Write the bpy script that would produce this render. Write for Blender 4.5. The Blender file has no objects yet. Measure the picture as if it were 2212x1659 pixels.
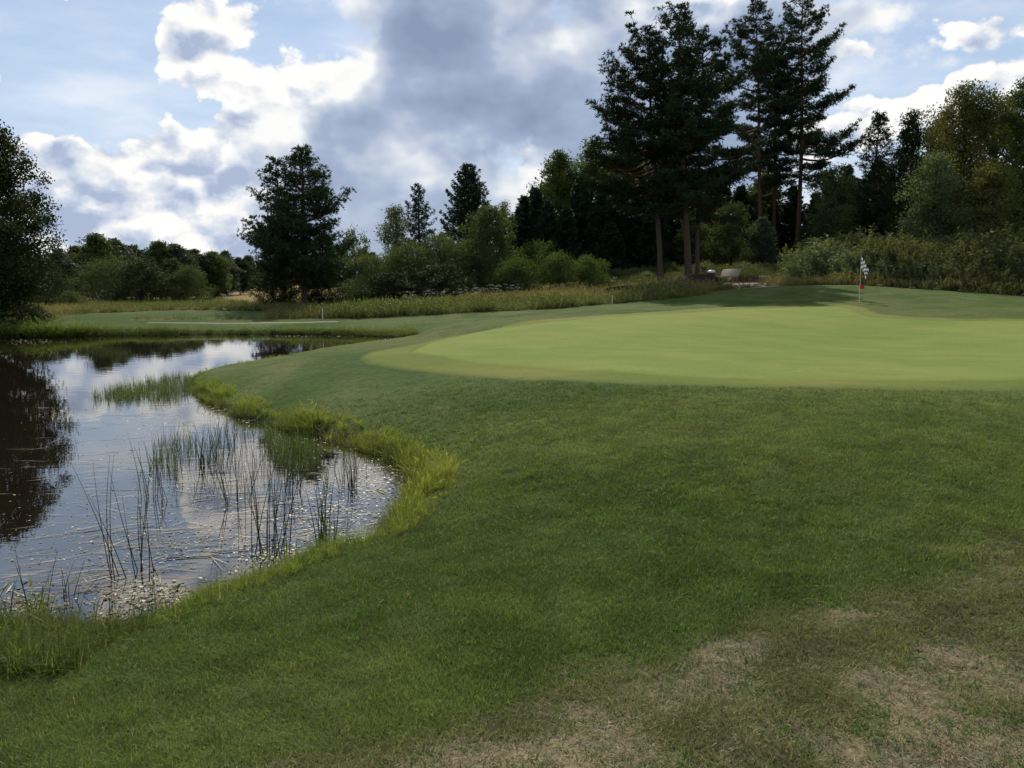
import bpy, math, random
import numpy as np
from mathutils import Vector, Matrix
RNG = np.random.default_rng(7)
R = math.radians
scene = bpy.context.scene
COL = scene.collection

# ------------------------------------------------------------------ camera
EYE = 2.2                      # metres above the water level (z = 0)
PITCH = 7.2
FPX = 819.0                    # focal length in pixels of a 1024 wide picture
cam_d = bpy.data.cameras.new('camera')
cam_d.sensor_width = 36.0
cam_d.lens = 36.0 * FPX / 1024.0
cam_d.clip_start = 0.05
cam_d.clip_end = 6000.0
cam = bpy.data.objects.new('camera', cam_d)
COL.objects.link(cam)
cam.location = (0, 0, EYE)
cam.rotation_euler = (R(90 - PITCH), 0, 0)
scene.camera = cam

# ------------------------------------------------------------------ colour management, sampling
vs = scene.view_settings
vs.view_transform = 'Standard'
vs.look = 'None'
vs.exposure = 0.0
vs.gamma = 1.0
scene.render.engine = 'CYCLES'
cy = scene.cycles
cy.max_bounces = 6
cy.diffuse_bounces = 2
cy.glossy_bounces = 3
cy.transmission_bounces = 3
cy.transparent_max_bounces = 4
cy.caustics_reflective = False
cy.caustics_refractive = False
cy.sample_clamp_indirect = 4.0
cy.use_denoising = True
cy.use_adaptive_sampling = True
cy.adaptive_threshold = 0.02

# ------------------------------------------------------------------ sun
SUN_AZ, SUN_EL = -4.0, 40.0    # degrees, azimuth from +Y, negative towards -X
SUNV = Vector((math.sin(R(SUN_AZ)) * math.cos(R(SUN_EL)), math.cos(R(SUN_AZ)) * math.cos(R(SUN_EL)), math.sin(R(SUN_EL))))
sun_d = bpy.data.lights.new('sun', 'SUN')
sun_d.energy = 5.0
sun_d.angle = R(0.53)
sun_d.color = (1.0, 0.93, 0.82)
sun = bpy.data.objects.new('sun', sun_d)
COL.objects.link(sun)
sun.location = (-30, 60, 80)
sun.rotation_euler = SUNV.to_track_quat('Z', 'Y').to_euler()

# ------------------------------------------------------------------ node helpers
class NT:
    def __init__(self, tree):
        self.t = tree
        tree.nodes.clear()
    def n(self, kind, **kw):
        nd = self.t.nodes.new(kind)
        for k, v in kw.items():
            setattr(nd, k, v)
        return nd
    def put(self, sock, v):
        if v is None:
            return
        if isinstance(v, bpy.types.NodeSocket):
            self.t.links.new(v, sock)
        else:
            sock.default_value = v
    def m(self, op, a, b=None, c=None, clamp=False):
        nd = self.n('ShaderNodeMath', operation=op, use_clamp=clamp)
        for i, v in enumerate((a, b, c)):
            self.put(nd.inputs[i], v)
        return nd.outputs[0]
    def v(self, op, a, b=None, scale=None):
        nd = self.n('ShaderNodeVectorMath', operation=op)
        self.put(nd.inputs[0], a)
        if b is not None:
            self.put(nd.inputs[1], b)
        if scale is not None:
            self.put(nd.inputs['Scale'], scale)
        return nd.outputs['Value'] if op in ('DOT_PRODUCT', 'LENGTH', 'DISTANCE') else nd.outputs['Vector']
    def noise(self, vec, scale, detail=4.0, rough=0.5, dist=0.0, lac=2.0, dim='3D'):
        nd = self.n('ShaderNodeTexNoise', noise_dimensions=dim)
        self.put(nd.inputs['Vector'], vec)
        nd.inputs['Scale'].default_value = scale
        nd.inputs['Detail'].default_value = detail
        nd.inputs['Roughness'].default_value = rough
        nd.inputs['Lacunarity'].default_value = lac
        nd.inputs['Distortion'].default_value = dist
        return nd.outputs['Fac']
    def voro(self, vec, scale, detail=0.0, rough=0.5, smooth=None):
        nd = self.n('ShaderNodeTexVoronoi', feature='SMOOTH_F1' if smooth else 'F1')
        self.put(nd.inputs['Vector'], vec)
        nd.inputs['Scale'].default_value = scale
        nd.inputs['Detail'].default_value = detail
        nd.inputs['Roughness'].default_value = rough
        if smooth:
            nd.inputs['Smoothness'].default_value = smooth
        return nd.outputs['Distance']
    def ramp(self, fac, stops, interp='LINEAR'):
        nd = self.n('ShaderNodeValToRGB')
        el = nd.color_ramp.elements
        while len(el) < len(stops):
            el.new(0.5)
        for e, (p, c) in zip(el, stops):
            e.position = p
            e.color = tuple(c) + (1.0,) if len(c) == 3 else c
        nd.color_ramp.interpolation = interp
        self.put(nd.inputs[0], fac)
        return nd.outputs[0]
    def smooth(self, x, lo, hi):
        nd = self.n('ShaderNodeMapRange', interpolation_type='SMOOTHSTEP', clamp=True)
        self.put(nd.inputs[0], x)
        nd.inputs[1].default_value = lo
        nd.inputs[2].default_value = hi
        return nd.outputs[0]
    def mixc(self, fac, a, b, blend='MIX'):
        nd = self.n('ShaderNodeMix', data_type='RGBA', blend_type=blend)
        self.put(nd.inputs[0], fac)
        for i, v in ((6, a), (7, b)):
            if not isinstance(v, bpy.types.NodeSocket):
                v = tuple(v) + (1.0,) if len(v) == 3 else v
            self.put(nd.inputs[i], v)
        return nd.outputs[2]
    def mixf(self, fac, a, b):
        nd = self.n('ShaderNodeMix', data_type='FLOAT')
        self.put(nd.inputs[0], fac)
        self.put(nd.inputs[2], a)
        self.put(nd.inputs[3], b)
        return nd.outputs[0]

def pix_dir(u, v):
    """direction in the world of a pixel of the 1024 x 768 picture"""
    cx, cyv, cz = (u - 512.0) / FPX, -(v - 384.0) / FPX, 1.0
    p = R(PITCH)
    return np.array([cx, cz * math.cos(p) + cyv * math.sin(p), -cz * math.sin(p) + cyv * math.cos(p)])

def at(u, v, D):
    d = pix_dir(u, v)
    return np.array([0, 0, EYE]) + d * (D / d[1])

def on_z(u, v, z=0.0):
    d = pix_dir(u, v)
    return np.array([0, 0, EYE]) + d * ((z - EYE) / d[2])

VS = 1024.0 / 2212.0
# ------------------------------------------------------------------ world: daylight sky with broken cumulus
world = bpy.data.worlds.new('World')
scene.world = world
world.use_nodes = True
w = NT(world.node_tree)

def angles(u, v):
    d = pix_dir(u, v)
    d = d / np.linalg.norm(d)
    return math.degrees(math.atan2(d[0], d[1])), math.degrees(math.asin(d[2]))

def build_world():
    tc = w.n('ShaderNodeTexCoord')
    d = tc.outputs['Generated']
    sep = w.n('ShaderNodeSeparateXYZ')
    w.put(sep.inputs[0], d)
    az = w.m('MULTIPLY', w.m('ARCTAN2', sep.outputs[0], sep.outputs[1]), 57.29578)
    el = w.m('MULTIPLY', w.m('ARCSINE', sep.outputs[2]), 57.29578)
    comb = w.n('ShaderNodeCombineXYZ')
    w.put(comb.inputs[0], az)
    w.put(comb.inputs[1], el)
    st = comb.outputs[0]
    # large wandering warp so that the cloud masses have no plain outlines
    nw = w.n('ShaderNodeTexNoise')
    w.put(nw.inputs['Vector'], d)
    nw.inputs['Scale'].default_value = 9.0
    nw.inputs['Detail'].default_value = 5.0
    nw.inputs['Roughness'].default_value = 0.55
    warp = w.v('MULTIPLY', w.v('SUBTRACT', nw.outputs['Color'], (0.5, 0.5, 0.5)), (7.0, 6.0, 0.0))
    stw = w.v('ADD', st, warp)
    warp3 = w.v('SCALE', w.v('SUBTRACT', nw.outputs['Color'], (0.5, 0.5, 0.5)), scale=0.10)

    def bumps(items):
        tot = None
        for (x, y, rx, ry, amp) in items:
            a0, e0 = angles(x * VS, y * VS)
            k = VS / FPX * 57.29578
            ix, iy = 1 / (rx * k), 1 / (ry * k)
            vm = w.n('ShaderNodeVectorMath', operation='MULTIPLY_ADD')
            w.put(vm.inputs[0], stw)
            vm.inputs[1].default_value = (ix, iy, 0)
            vm.inputs[2].default_value = (-a0 * ix, -e0 * iy, 0)
            q = vm.outputs[0]
            g = w.m('POWER', 0.367879, w.v('DOT_PRODUCT', q, q))
            tot = w.m('MULTIPLY_ADD', g, amp, 0.0 if tot is None else tot)
        return tot

    def field(vec, sc, seed, bil, det=7.0, vd=1.0):
        p = w.v('ADD', w.v('MULTIPLY', vec, (1, 1, 1.55)), (seed, seed * 0.37, -seed * 0.61))
        f = w.noise(p, sc, det, 0.60, 0.0)
        if bil <= 0.0:
            return f
        b = w.voro(w.v('ADD', p, warp3), sc * 2.3, vd, 0.5)
        return w.m('ADD', f, w.m('MULTIPLY', w.m('SUBTRACT', 0.47, b), bil))

    sv = tuple(SUNV)
    toward = w.v('SUBTRACT', sv, d)
    d_near = w.v('ADD', d, w.v('SCALE', toward, scale=0.028))
    d_far = w.v('ADD', d, w.v('SCALE', toward, scale=0.075))

    lowf = w.m('SUBTRACT', w.noise(w.v('ADD', d, (2.3, 0.4, 7.7)), 3.0, 2.0, 0.5), 0.5)
    # --- thin veil of haze and far overcast towards the horizon
    nv = w.noise(w.v('MULTIPLY', d, (1, 1, 3.5)), 6.0, 6.0, 0.55)
    av = w.m('ADD', w.m('SUBTRACT', 1.0, w.smooth(el, 2.0, 15.0)), w.m('MULTIPLY', w.m('SUBTRACT', nv, 0.5), 0.9), clamp=True)
    av = w.m('ADD', w.m('MULTIPLY', av, 0.5), 0.5, clamp=True)
    col_v = w.ramp(nv, [(0.30, (0.52, 0.63, 0.82)), (0.52, (0.68, 0.78, 0.92)), (0.70, (0.92, 0.94, 0.98))])
    # --- back layer: sunlit cumulus, thin and bright at the edges
    mb = bumps([(400, 115, 140, 70, .52), (560, 140, 140, 80, .60), (470, 50, 80, 70, .45), (700, 185, 100, 50, .55), (620, 205, 120, 40, .4), (130, 330, 95, 75, .52), (335, 290, 70, 80, .55),
                (540, 350, 95, 85, .62), (160, 420, 120, 60, .50), (330, 440, 130, 70, .60), (440, 500, 180, 70, .60), (150, 540, 170, 60, .50), (420, 600, 250, 60, .50), (-15, 130, 45, 90, .55), (150, 2, 55, 20, .55),
                (650, 300, 90, 70, .5), (680, 490, 150, 90, .60), (0, 620, 150, 60, .45),
                (1480, 25, 150, 46, .62), (1660, 15, 90, 30, .44), (880, 350, 120, 95, .62), (1190, 400, 90, 55, .60), (1840, 118, 42, 22, .52),
                (2060, 178, 130, 18, .44), (1900, 212, 90, 14, .40), (2150, 125, 150, 50, .52), (2050, 55, 150, 24, .42), (1990, 262, 190, 40, .56), (1860, 300, 110, 40, .50), (800, 500, 80, 50, .50), (1560, 330, 150, 60, .4), (1700, 400, 400, 80, .4),
                (230, 130, 150, 80, -.40), (420, 246, 60, 16, -.55), (280, 235, 60, 25, -.3), (1930, 120, 90, 30, -.22), (70, 215, 130, 30, -.35), (230, 30, 150, 50, -.3), (350, -260, 330, 150, .45), (900, -420, 400, 160, .35), (1500, -300, 300, 120, .3)])
    lit = bumps([(500, 120, 220, 85, .22), (1500, 25, 220, 60, .30), (1980, 230, 300, 90, .10), (870, 350, 90, 80, .25), (230, 460, 240, 90, .20), (130, 330, 90, 60, .15), (540, 330, 90, 70, .15), (800, 490, 70, 50, .4)])
    mb = w.m('SMOOTH_MIN', mb, 0.62, 0.25)
    nb = field(d, 7.0, 3.1, 0.36, 9.0, 1.6)
    nb1 = field(d_near, 7.0, 3.1, 0.36, 6.0, 1.0)
    Tb = w.m('ADD', w.m('ADD', w.m('MULTIPLY', w.m('SUBTRACT', nb, 0.5), 1.0), w.m('MULTIPLY', lowf, 0.75)), w.m('ADD', mb, -0.16))
    relief = w.m('SUBTRACT', nb, nb1)
    ab = w.smooth(Tb, 0.02, 0.12)
    shade_b = w.m('ADD', w.m('SUBTRACT', w.m('MULTIPLY', w.smooth(Tb, 0.10, 0.56), 0.80), lit), w.m('MULTIPLY', relief, -4.6))
    col_b = w.ramp(shade_b, [(0.0, (1.02, 1.01, 0.99)), (0.18, (0.92, 0.92, 0.93)), (0.42, (0.74, 0.78, 0.86)), (0.75, (0.54, 0.62, 0.77)), (1.0, (0.42, 0.50, 0.67))])

    # --- front layer: heavy blue grey cloud mass, with soft lit shoulders
    mf = bumps([(1000, 60, 420, 160, .50), (1080, 330, 330, 140, .52), (740, 330, 130, 90, .42), (1330, 230, 330, 190, .52),
                (1700, 120, 150, 110, .34), (780, 430, 170, 80, .28), (950, 200, 300, 110, .25), (1510, 15, 150, 42, -.55), (850, 330, 75, 80, -.34),
                (470, 110, 240, 110, -.35), (200, 130, 250, 130, -.45), (280, 380, 280, 170, -.48), (1960, 200, 200, 110, -.32), (1190, 400, 80, 50, -.35), (1000, 470, 420, 110, .55), (1500, 420, 320, 140, .42), (640, 540, 220, 70, .35), (1200, 60, 200, 90, .2)])
    mf = w.m('SMOOTH_MIN', mf, 0.46, 0.35)
    nf = field(d, 5.2, 11.7, 0.22, 8.0, 0.0)
    nf1 = field(d_far, 5.2, 11.7, 0.22, 4.0, 0.0)
    Tf = w.m('ADD', w.m('MULTIPLY', w.m('SUBTRACT', nf, 0.49), 1.9), mf)
    relf = w.m('SUBTRACT', nf, nf1)
    af = w.smooth(Tf, 0.06, 0.34)
    litf = bumps([(740, 180, 90, 50, .55), (880, 330, 70, 80, .55), (1000, 340, 100, 80, .28), (1090, 120, 80, 35, .18), (930, 160, 60, 40, .28), (800, 500, 80, 50, .5), (1190, 395, 80, 60, .5), (1380, 60, 60, 40, .15), (680, 440, 120, 40, .2)])
    shade_f = w.m('ADD', w.m('SUBTRACT', w.smooth(Tf, 0.0, 0.90), w.m('MULTIPLY', litf, 0.55)), w.m('MULTIPLY', relf, -2.6))
    col_f = w.ramp(shade_f, [(0.0, (0.98, 0.98, 0.97)), (0.24, (0.62, 0.68, 0.79)), (0.55, (0.38, 0.465, 0.63)), (1.0, (0.255, 0.325, 0.48))])

    low = w.m('SUBTRACT', 1.0, w.smooth(el, 0.5, 9.0))
    col_f = w.mixc(w.m('MULTIPLY', low, 0.35), col_f, (0.62, 0.68, 0.78))

    sky = w.n('ShaderNodeTexSky')
    sky.sky_type = 'NISHITA'
    sky.sun_disc = False
    sky.sun_elevation = R(SUN_EL)
    sky.sun_rotation = R(SUN_AZ)
    sky.altitude = 60
    sky.air_density = 1.0
    sky.dust_density = 0.3
    sky.ozone_density = 3.0
    bg = w.n('ShaderNodeBackground')
    w.put(bg.inputs[0], sky.outputs[0])
    bg.inputs[1].default_value = 0.10
    b2 = w.n('ShaderNodeBackground')
    w.put(b2.inputs[0], col_b)
    b2.inputs[1].default_value = 1.0
    b3 = w.n('ShaderNodeBackground')
    w.put(b3.inputs[0], col_f)
    b3.inputs[1].default_value = 1.0
    bv = w.n('ShaderNodeBackground')
    w.put(bv.inputs[0], col_v)
    m0 = w.n('ShaderNodeMixShader')
    w.put(m0.inputs[0], av); w.put(m0.inputs[1], bg.outputs[0]); w.put(m0.inputs[2], bv.outputs[0])
    m1 = w.n('ShaderNodeMixShader')
    w.put(m1.inputs[0], ab); w.put(m1.inputs[1], m0.outputs[0]); w.put(m1.inputs[2], b2.outputs[0])
    m2 = w.n('ShaderNodeMixShader')
    w.put(m2.inputs[0], af); w.put(m2.inputs[1], m1.outputs[0]); w.put(m2.inputs[2], b3.outputs[0])
    out = w.n('ShaderNodeOutputWorld')
    w.put(out.inputs[0], m2.outputs[0])

build_world()
world.cycles.sampling_method = 'MANUAL'
world.cycles.sample_map_resolution = 1024
# ------------------------------------------------------------------ small maths
def vnoise(x, y, seed=0):
    xi = np.floor(x).astype(np.int64); yi = np.floor(y).astype(np.int64)
    fx = x - xi; fy = y - yi
    fx = fx * fx * (3 - 2 * fx); fy = fy * fy * (3 - 2 * fy)
    def h(i, j):
        n = (i * 374761393 + j * 668265263 + seed * 1442695041) & 0xffffffff
        n = ((n ^ (n >> 13)) * 1274126177) & 0xffffffff
        n = n ^ (n >> 16)
        return (n & 0xffff) / 65535.0
    return (h(xi, yi) * (1 - fx) + h(xi + 1, yi) * fx) * (1 - fy) + (h(xi, yi + 1) * (1 - fx) + h(xi + 1, yi + 1) * fx) * fy

def fbm(x, y, scale, octaves=4, seed=0):
    x = np.asarray(x, float) * scale; y = np.asarray(y, float) * scale
    t = 0; a = 0.5; s = 0
    for k in range(octaves):
        t = t + a * vnoise(x + 17.3 * k, y - 9.1 * k, seed + k); s += a
        x = x * 2.03; y = y * 2.03; a *= 0.5
    return t / s

def sstep(x, lo, hi):
    t = np.clip((np.asarray(x, float) - lo) / (hi - lo), 0, 1)
    return t * t * (3 - 2 * t)

def catmull(pts, closed=True, sub=5):
    p = np.asarray(pts, float); n = len(p); out = []
    rng_ = range(n) if closed else range(n - 1)
    for i in rng_:
        if closed:
            a, b, c, d = p[(i - 1) % n], p[i], p[(i + 1) % n], p[(i + 2) % n]
        else:
            a, b, c, d = p[max(i - 1, 0)], p[i], p[i + 1], p[min(i + 2, n - 1)]
        for k in range(sub):
            t = k / sub
            out.append(0.5 * ((2 * b) + (-a + c) * t + (2 * a - 5 * b + 4 * c - d) * t * t + (-a + 3 * b - 3 * c + d) * t ** 3))
    if not closed:
        out.append(p[-1])
    return np.array(out)

def poly_sd(x, y, poly):
    """signed distance, negative inside"""
    x = np.asarray(x, float).ravel(); y = np.asarray(y, float).ravel()
    a = poly; b = np.roll(poly, -1, axis=0)
    out = np.empty(len(x)); 
    for s in range(0, len(x), 20000):
        px = x[s:s + 20000, None]; py = y[s:s + 20000, None]
        ex = (b[:, 0] - a[:, 0])[None]; ey = (b[:, 1] - a[:, 1])[None]
        wx = px - a[None, :, 0]; wy = py - a[None, :, 1]
        t = np.clip((wx * ex + wy * ey) / (ex * ex + ey * ey + 1e-12), 0, 1)
        dd = np.sqrt(((wx - ex * t) ** 2 + (wy - ey * t) ** 2).min(1))
        c = ((a[None, :, 1] > py) != (b[None, :, 1] > py)) & (px < ex * (py - a[None, :, 1]) / (np.where(ey == 0, 1e-12, ey)) + a[None, :, 0])
        inside = c.sum(1) % 2 == 1
        out[s:s + 20000] = np.where(inside, -dd, dd)
    return out

# ------------------------------------------------------------------ pond outline (world metres)
shore_px = [(60, 1352), (200, 1378), (330, 1347), (450, 1292), (560, 1257), (650, 1217), (752, 1194), (828, 1154), (888, 1094), (902, 1043),
            (850, 996), (748, 958), (654, 935), (560, 912), (480, 882), (425, 848), (410, 825), (440, 802), (520, 785), (600, 771), (700, 753), (800, 739), (868, 732)]
far_px = [(820, 726.5), (700, 723.5), (600, 722.5), (450, 722.5), (330, 724), (200, 726), (100, 729), (0, 732)]
pond = [on_z(x * VS, y * VS)[:2] for x, y in shore_px] + [on_z(x * VS, y * VS)[:2] for x, y in far_px]
pond += [np.array(q, float) for q in [(-24, 30.2), (-30, 28), (-36, 22), (-35, 14), (-26, 8.5), (-16, 6.0), (-8.5, 5.0), (-4.6, 4.75)]]
POND = catmull(pond, True, 5)

# ------------------------------------------------------------------ land height: smooth surface through known points
ctrl = []
def cz(x, y, z):
    ctrl.append((x, y, z))
def cp(u, v, D, dz=0.0):
    p = at(u, v, D); ctrl.append((p[0], p[1], p[2] + dz))
for q in [(0, 0, .60), (0, -8, .62), (8, -4, .66), (-8, -4, .55), (4, 3, .61), (-3, 2, .56), (10, 4, .72), (-6, 2.5, .5), (2, 6, .63), (7, 8, .78), (13, 9, .86), (-14, 0, .6), (-30, -10, .8), (30, -10, .9), (25, 5, 1.0), (0, -40, .7), (22, 14, 1.0)]:
    cz(*q)
cp(800, 388, 11.1); cp(940, 388, 11.2); cp(620, 383, 11.6); cp(420, 372.5, 14.4); cp(359, 359, 16.3); cp(600, 345, 18.5); cp(900, 345, 20); cp(760, 330, 24)
cp(1040, 350, 18); cp(500, 327, 24); cp(640, 316, 29); cp(800, 308, 34); cp(859, 303.5, 38); cp(950, 318, 27); cp(1040, 321, 25)
cp(400, 345, 24); cp(455, 333, 27)
cp(300, 330, 33); cp(200, 321, 36.5); cp(420, 330, 32); cp(90, 318, 38); cp(330, 323, 36)
cp(320, 320, 38); cp(417, 316, 39); cp(509, 311, 41); cp(602, 305.5, 43); cp(671, 298.6, 45); cp(708, 295, 46.5)
cp(180, 309.5, 44); cp(110, 311, 44); cp(260, 309.5, 44); cp(300, 308, 48); cp(20, 322, 36); cp(-60, 325, 36)
cp(430, 305, 50, -.2); cp(500, 300, 50, -.15); cp(600, 291, 55, -.3); cp(520, 287, 62, -.5); cp(400, 300, 62, -.3)
cp(200, 300, 66, -.25); cp(100, 303, 66, -.2); cp(260, 300, 85); cp(150, 300, 90); cp(20, 303, 66)
cp(800, 286, 46.5); cp(860, 286.5, 46); cp(930, 291, 44.5); cp(1020, 297, 43.5); cp(760, 290, 46.5); cp(745, 287, 54); cp(690, 284, 58); cp(725, 283.5, 61); cp(650, 287.5, 57)
cp(780, 282, 62); cp(880, 280, 56); cp(980, 284, 54); cp(1060, 288, 52); cp(1100, 300, 42)
cp(640, 283, 70, -.2); cp(780, 280, 78); cp(950, 276, 72); cp(560, 288, 74, -.4); cp(460, 293, 76, -.3)
for q in [(0, 110, 1.4), (40, 100, 3.0), (-40, 110, .1), (-60, 60, .4), (-70, 20, .8), (60, 50, 2.5), (50, 20, 1.6), (0, 150, 1.6), (-80, 150, 0), (70, 140, 3)]:
    cz(*q)
CT = np.array(ctrl)
def _k(r2):
    return 0.5 * r2 * np.log(r2 + 1e-9)
_n = len(CT)
_A = np.zeros((_n + 3, _n + 3))
_d2 = ((CT[:, None, :2] - CT[None, :, :2]) ** 2).sum(-1)
_A[:_n, :_n] = _k(_d2) + np.eye(_n) * 6.0
_A[:_n, _n] = 1; _A[:_n, _n + 1:] = CT[:, :2]; _A[_n, :_n] = 1; _A[_n + 1:, :_n] = CT[:, :2].T
_W = np.linalg.solve(_A, np.concatenate([CT[:, 2], [0, 0, 0]]))

def land(x, y):
    x = np.asarray(x, float).ravel(); y = np.asarray(y, float).ravel()
    r = np.sqrt(x * x + (y - 45) ** 2)
    lim = 105.0
    s = np.where(r > lim, lim / np.maximum(r, 1e-6), 1.0)
    xx = x * s; yy = 45 + (y - 45) * s
    z = np.empty(len(x))
    for a in range(0, len(x), 20000):
        d2 = (xx[a:a + 20000, None] - CT[None, :, 0]) ** 2 + (yy[a:a + 20000, None] - CT[None, :, 1]) ** 2
        z[a:a + 20000] = _k(d2) @ _W[:_n] + _W[_n] + xx[a:a + 20000] * _W[_n + 1] + yy[a:a + 20000] * _W[_n + 2]
    return z

def height(x, y, sd=None):
    x = np.asarray(x, float).ravel(); y = np.asarray(y, float).ravel()
    if sd is None:
        sd = poly_sd(x, y, POND)
    z0 = land(x, y)
    z0 = z0 + (fbm(x, y, 0.45, 3, 5) - 0.5) * 0.10 * sstep(sd, 0.3, 3) + (fbm(x, y, 2.2, 2, 9) - 0.5) * 0.012
    lng = 1.25 + 1.1 * (1 - sstep(y, 5.6, 8.0)) * sstep(y, 2.0, 3.5) + 3.6 * sstep(y, 18.0, 22.0) * (1 - sstep(y, 29.0, 30.5))
    up = np.maximum(z0, 0.05) * (1 - np.exp(-np.maximum(sd, 0) / lng)) + 0.05 * sstep(sd, 0, 0.15)
    down = -0.75 * (1 - np.exp(np.minimum(sd, 0) / 0.9))
    near = np.where(sd > 0, up, down)
    far = sstep(sd, 2.5, 6.5)
    return near * (1 - far) + z0 * far

def zat(x, y):
    return float(height([x], [y])[0])

# ------------------------------------------------------------------ zones of turf
mown_px = [(-60, 692), (80, 700), (180, 690), (325, 703), (520, 700), (690, 693), (900, 682), (1100, 672), (1300, 660), (1450, 645), (1530, 637)]
edge_pts = []
for (x, y), D in zip(mown_px, [36, 36.5, 38, 36.5, 37.5, 38, 39, 41, 43, 45, 46.5]):
    p = at(x * VS, y * VS, D); edge_pts.append(p[:2])
EDGE = np.array(edge_pts)
# the mown turf is everything on the camera's side of this line, round the mound and down its far right side
MOWN = np.concatenate([np.array([(-80, 34.5), (-33, 35)]), EDGE, np.array([(11.8, 49.5), (15.5, 50.5), (18.5, 48.8), (20.2, 47.2), (23.2, 45.6), (27, 44.2), (34, 42.5), (60, 40), (60, -60), (-80, -60)])])
UPPER = np.array([at(u, v, D)[:2] for u, v, D in [(60, 317, 39), (100, 313.5, 42), (150, 311.5, 43), (270, 311.5, 43), (262, 320, 38.2), (200, 322, 37.5), (120, 322, 37.3), (70, 322, 37)]])

green_px = [(880, 760), (905, 772), (1000, 786), (1120, 798), (1300, 812), (1600, 824), (1900, 829), (2230, 826), (2500, 815), (2600, 760), (2500, 712), (2230, 697), (2000, 692), (1880, 684), (1835, 668), (1780, 664), (1600, 669), (1450, 678), (1300, 688), (1150, 703), (1020, 722), (930, 740)]
fringe_px = [(775, 775), (800, 790), (900, 803), (1050, 816), (1300, 828), (1600, 839), (1900, 843), (2230, 840), (2560, 830), (2700, 760), (2560, 700), (2230, 690), (2010, 686), (1900, 678), (1865, 663), (1800, 659), (1600, 663), (1450, 671), (1300, 681), (1130, 697), (980, 718), (860, 744), (800, 760)]
def drape(px):
    """a pixel outline dropped onto the land"""
    out = []
    for x, y in px:
        d = pix_dir(x * VS, y * VS)
        t = 3.0; step = 0.05
        prev = t
        while t < 70:
            q = np.array([0, 0, EYE]) + d * t
            if q[2] < land(q[0], q[1])[0]:
                break
            t += step * (1 + t * 0.06)
        out.append(q[:2])
    return np.array(out)
GREEN = catmull(drape(green_px), True, 4)
FRINGE = catmull(drape(fringe_px), True, 4)

def lawn_pt(x, y):
    return on_z(x * VS, y * VS, 0.62)[:2]
DRY = []
for (x, y, rx, ry, amp) in [(1160, 1570, 330, 70, 1.0), (900, 1610, 230, 50, .8), (1590, 1395, 200, 55, .8), (1540, 1470, 320, 60, .5), (2120, 1560, 240, 150, 1.0), (1870, 1600, 260, 80, .8), (2250, 1420, 200, 80, .8),
                            (1920, 1312, 95, 22, .95), (2090, 1195, 150, 26, .62), (1600, 1655, 300, 40, .6), (1330, 1410, 90, 30, .5), (500, 1660, 180, 30, .45), (1450, 1730, 900, 90, .7)]:
    c = lawn_pt(x, y); e1 = lawn_pt(x + rx, y); e2 = lawn_pt(x, y - ry)
    DRY.append((c[0], c[1], abs(e1[0] - c[0]), max(abs(e2[1] - c[1]), 0.12), amp))
line = np.array([lawn_pt(x, y) for x, y in [(-400, 1800), (550, 1640), (1000, 1500), (1480, 1345), (1850, 1262), (2240, 1150), (2600, 1040)]])

def thin_mask(x, y):
    """half dry, thin turf on the camera's side of a ragged line"""
    yl = np.interp(x + (fbm(x, y, 1.6, 3, 3) - .5) * .5, line[:, 0], line[:, 1])
    return sstep(yl - y + (fbm(x, y, 2.3, 3, 21) - .5) * .5, -0.06, 0.22)

def dry_mask(x, y):
    x = np.asarray(x, float); y = np.asarray(y, float)
    wx = x + (fbm(x, y, 1.3, 3, 41) - .5) * .7; wy = y + (fbm(x, y, 1.3, 3, 47) - .5) * .7
    m = np.zeros_like(x)
    for cx, cy_, rx, ry, amp in DRY:
        m = np.maximum(m, amp * np.exp(-(((wx - cx) / rx) ** 2 + ((wy - cy_) / ry) ** 2)))
    n = fbm(x, y, 3.2, 4, 55)
    n2 = fbm(x, y, 0.9, 3, 77)
    return np.clip(sstep(m + (n - .5) * 1.1, 0.22, 0.95), 0, 1) * (0.70 + 0.30 * n2)

C_LUSH = np.array([.048, .078, .022]); C_MID = np.array([.078, .102, .034]); C_OLIVE = np.array([.098, .106, .038])
C_DRY = np.array([.198, .162, .098]); C_THIN = np.array([.082, .092, .046])
C_ROUGH = np.array([.085, .095, .030]); C_STRAW = np.array([.20, .145, .062]); C_MUD = np.array([.035, .026, .015])

def lawn_colour(x, y, sd):
    n1 = fbm(x, y, 0.35, 4, 101); n2 = fbm(x, y, 1.1, 4, 133); n3 = fbm(x, y, 0.13, 3, 171)
    dist = np.sqrt(x * x + y * y)
    t = np.clip((n1 - .5) * 3.0 + (n2 - .5) * 1.6 + .22 + 0.35 * sstep(dist, 6, 14), 0, 1)[:, None]
    c = C_LUSH * (1 - t) + C_MID * t
    o = np.clip(sstep(n3 + (n2 - .5) * .6, .48, .75), 0, 1)[:, None] * sstep(dist, 5, 10)[:, None] * .8
    c = c * (1 - o) + C_OLIVE * o
    th = (thin_mask(x, y) * (dist < 14))[:, None] * .92
    c = c * (1 - th) + C_THIN * th
    d = dry_mask(x, y)[:, None]
    return c * (1 - d) + C_DRY * d

# ------------------------------------------------------------------ materials for the ground
def new_mat(name):
    m = bpy.data.materials.new(name)
    m.use_nodes = True
    return m, NT(m.node_tree)

def finish(nt, shader, disp=None):
    o = nt.n('ShaderNodeOutputMaterial')
    nt.put(o.inputs['Surface'], shader)
    if disp is not None:
        nt.put(o.inputs['Displacement'], disp)

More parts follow.
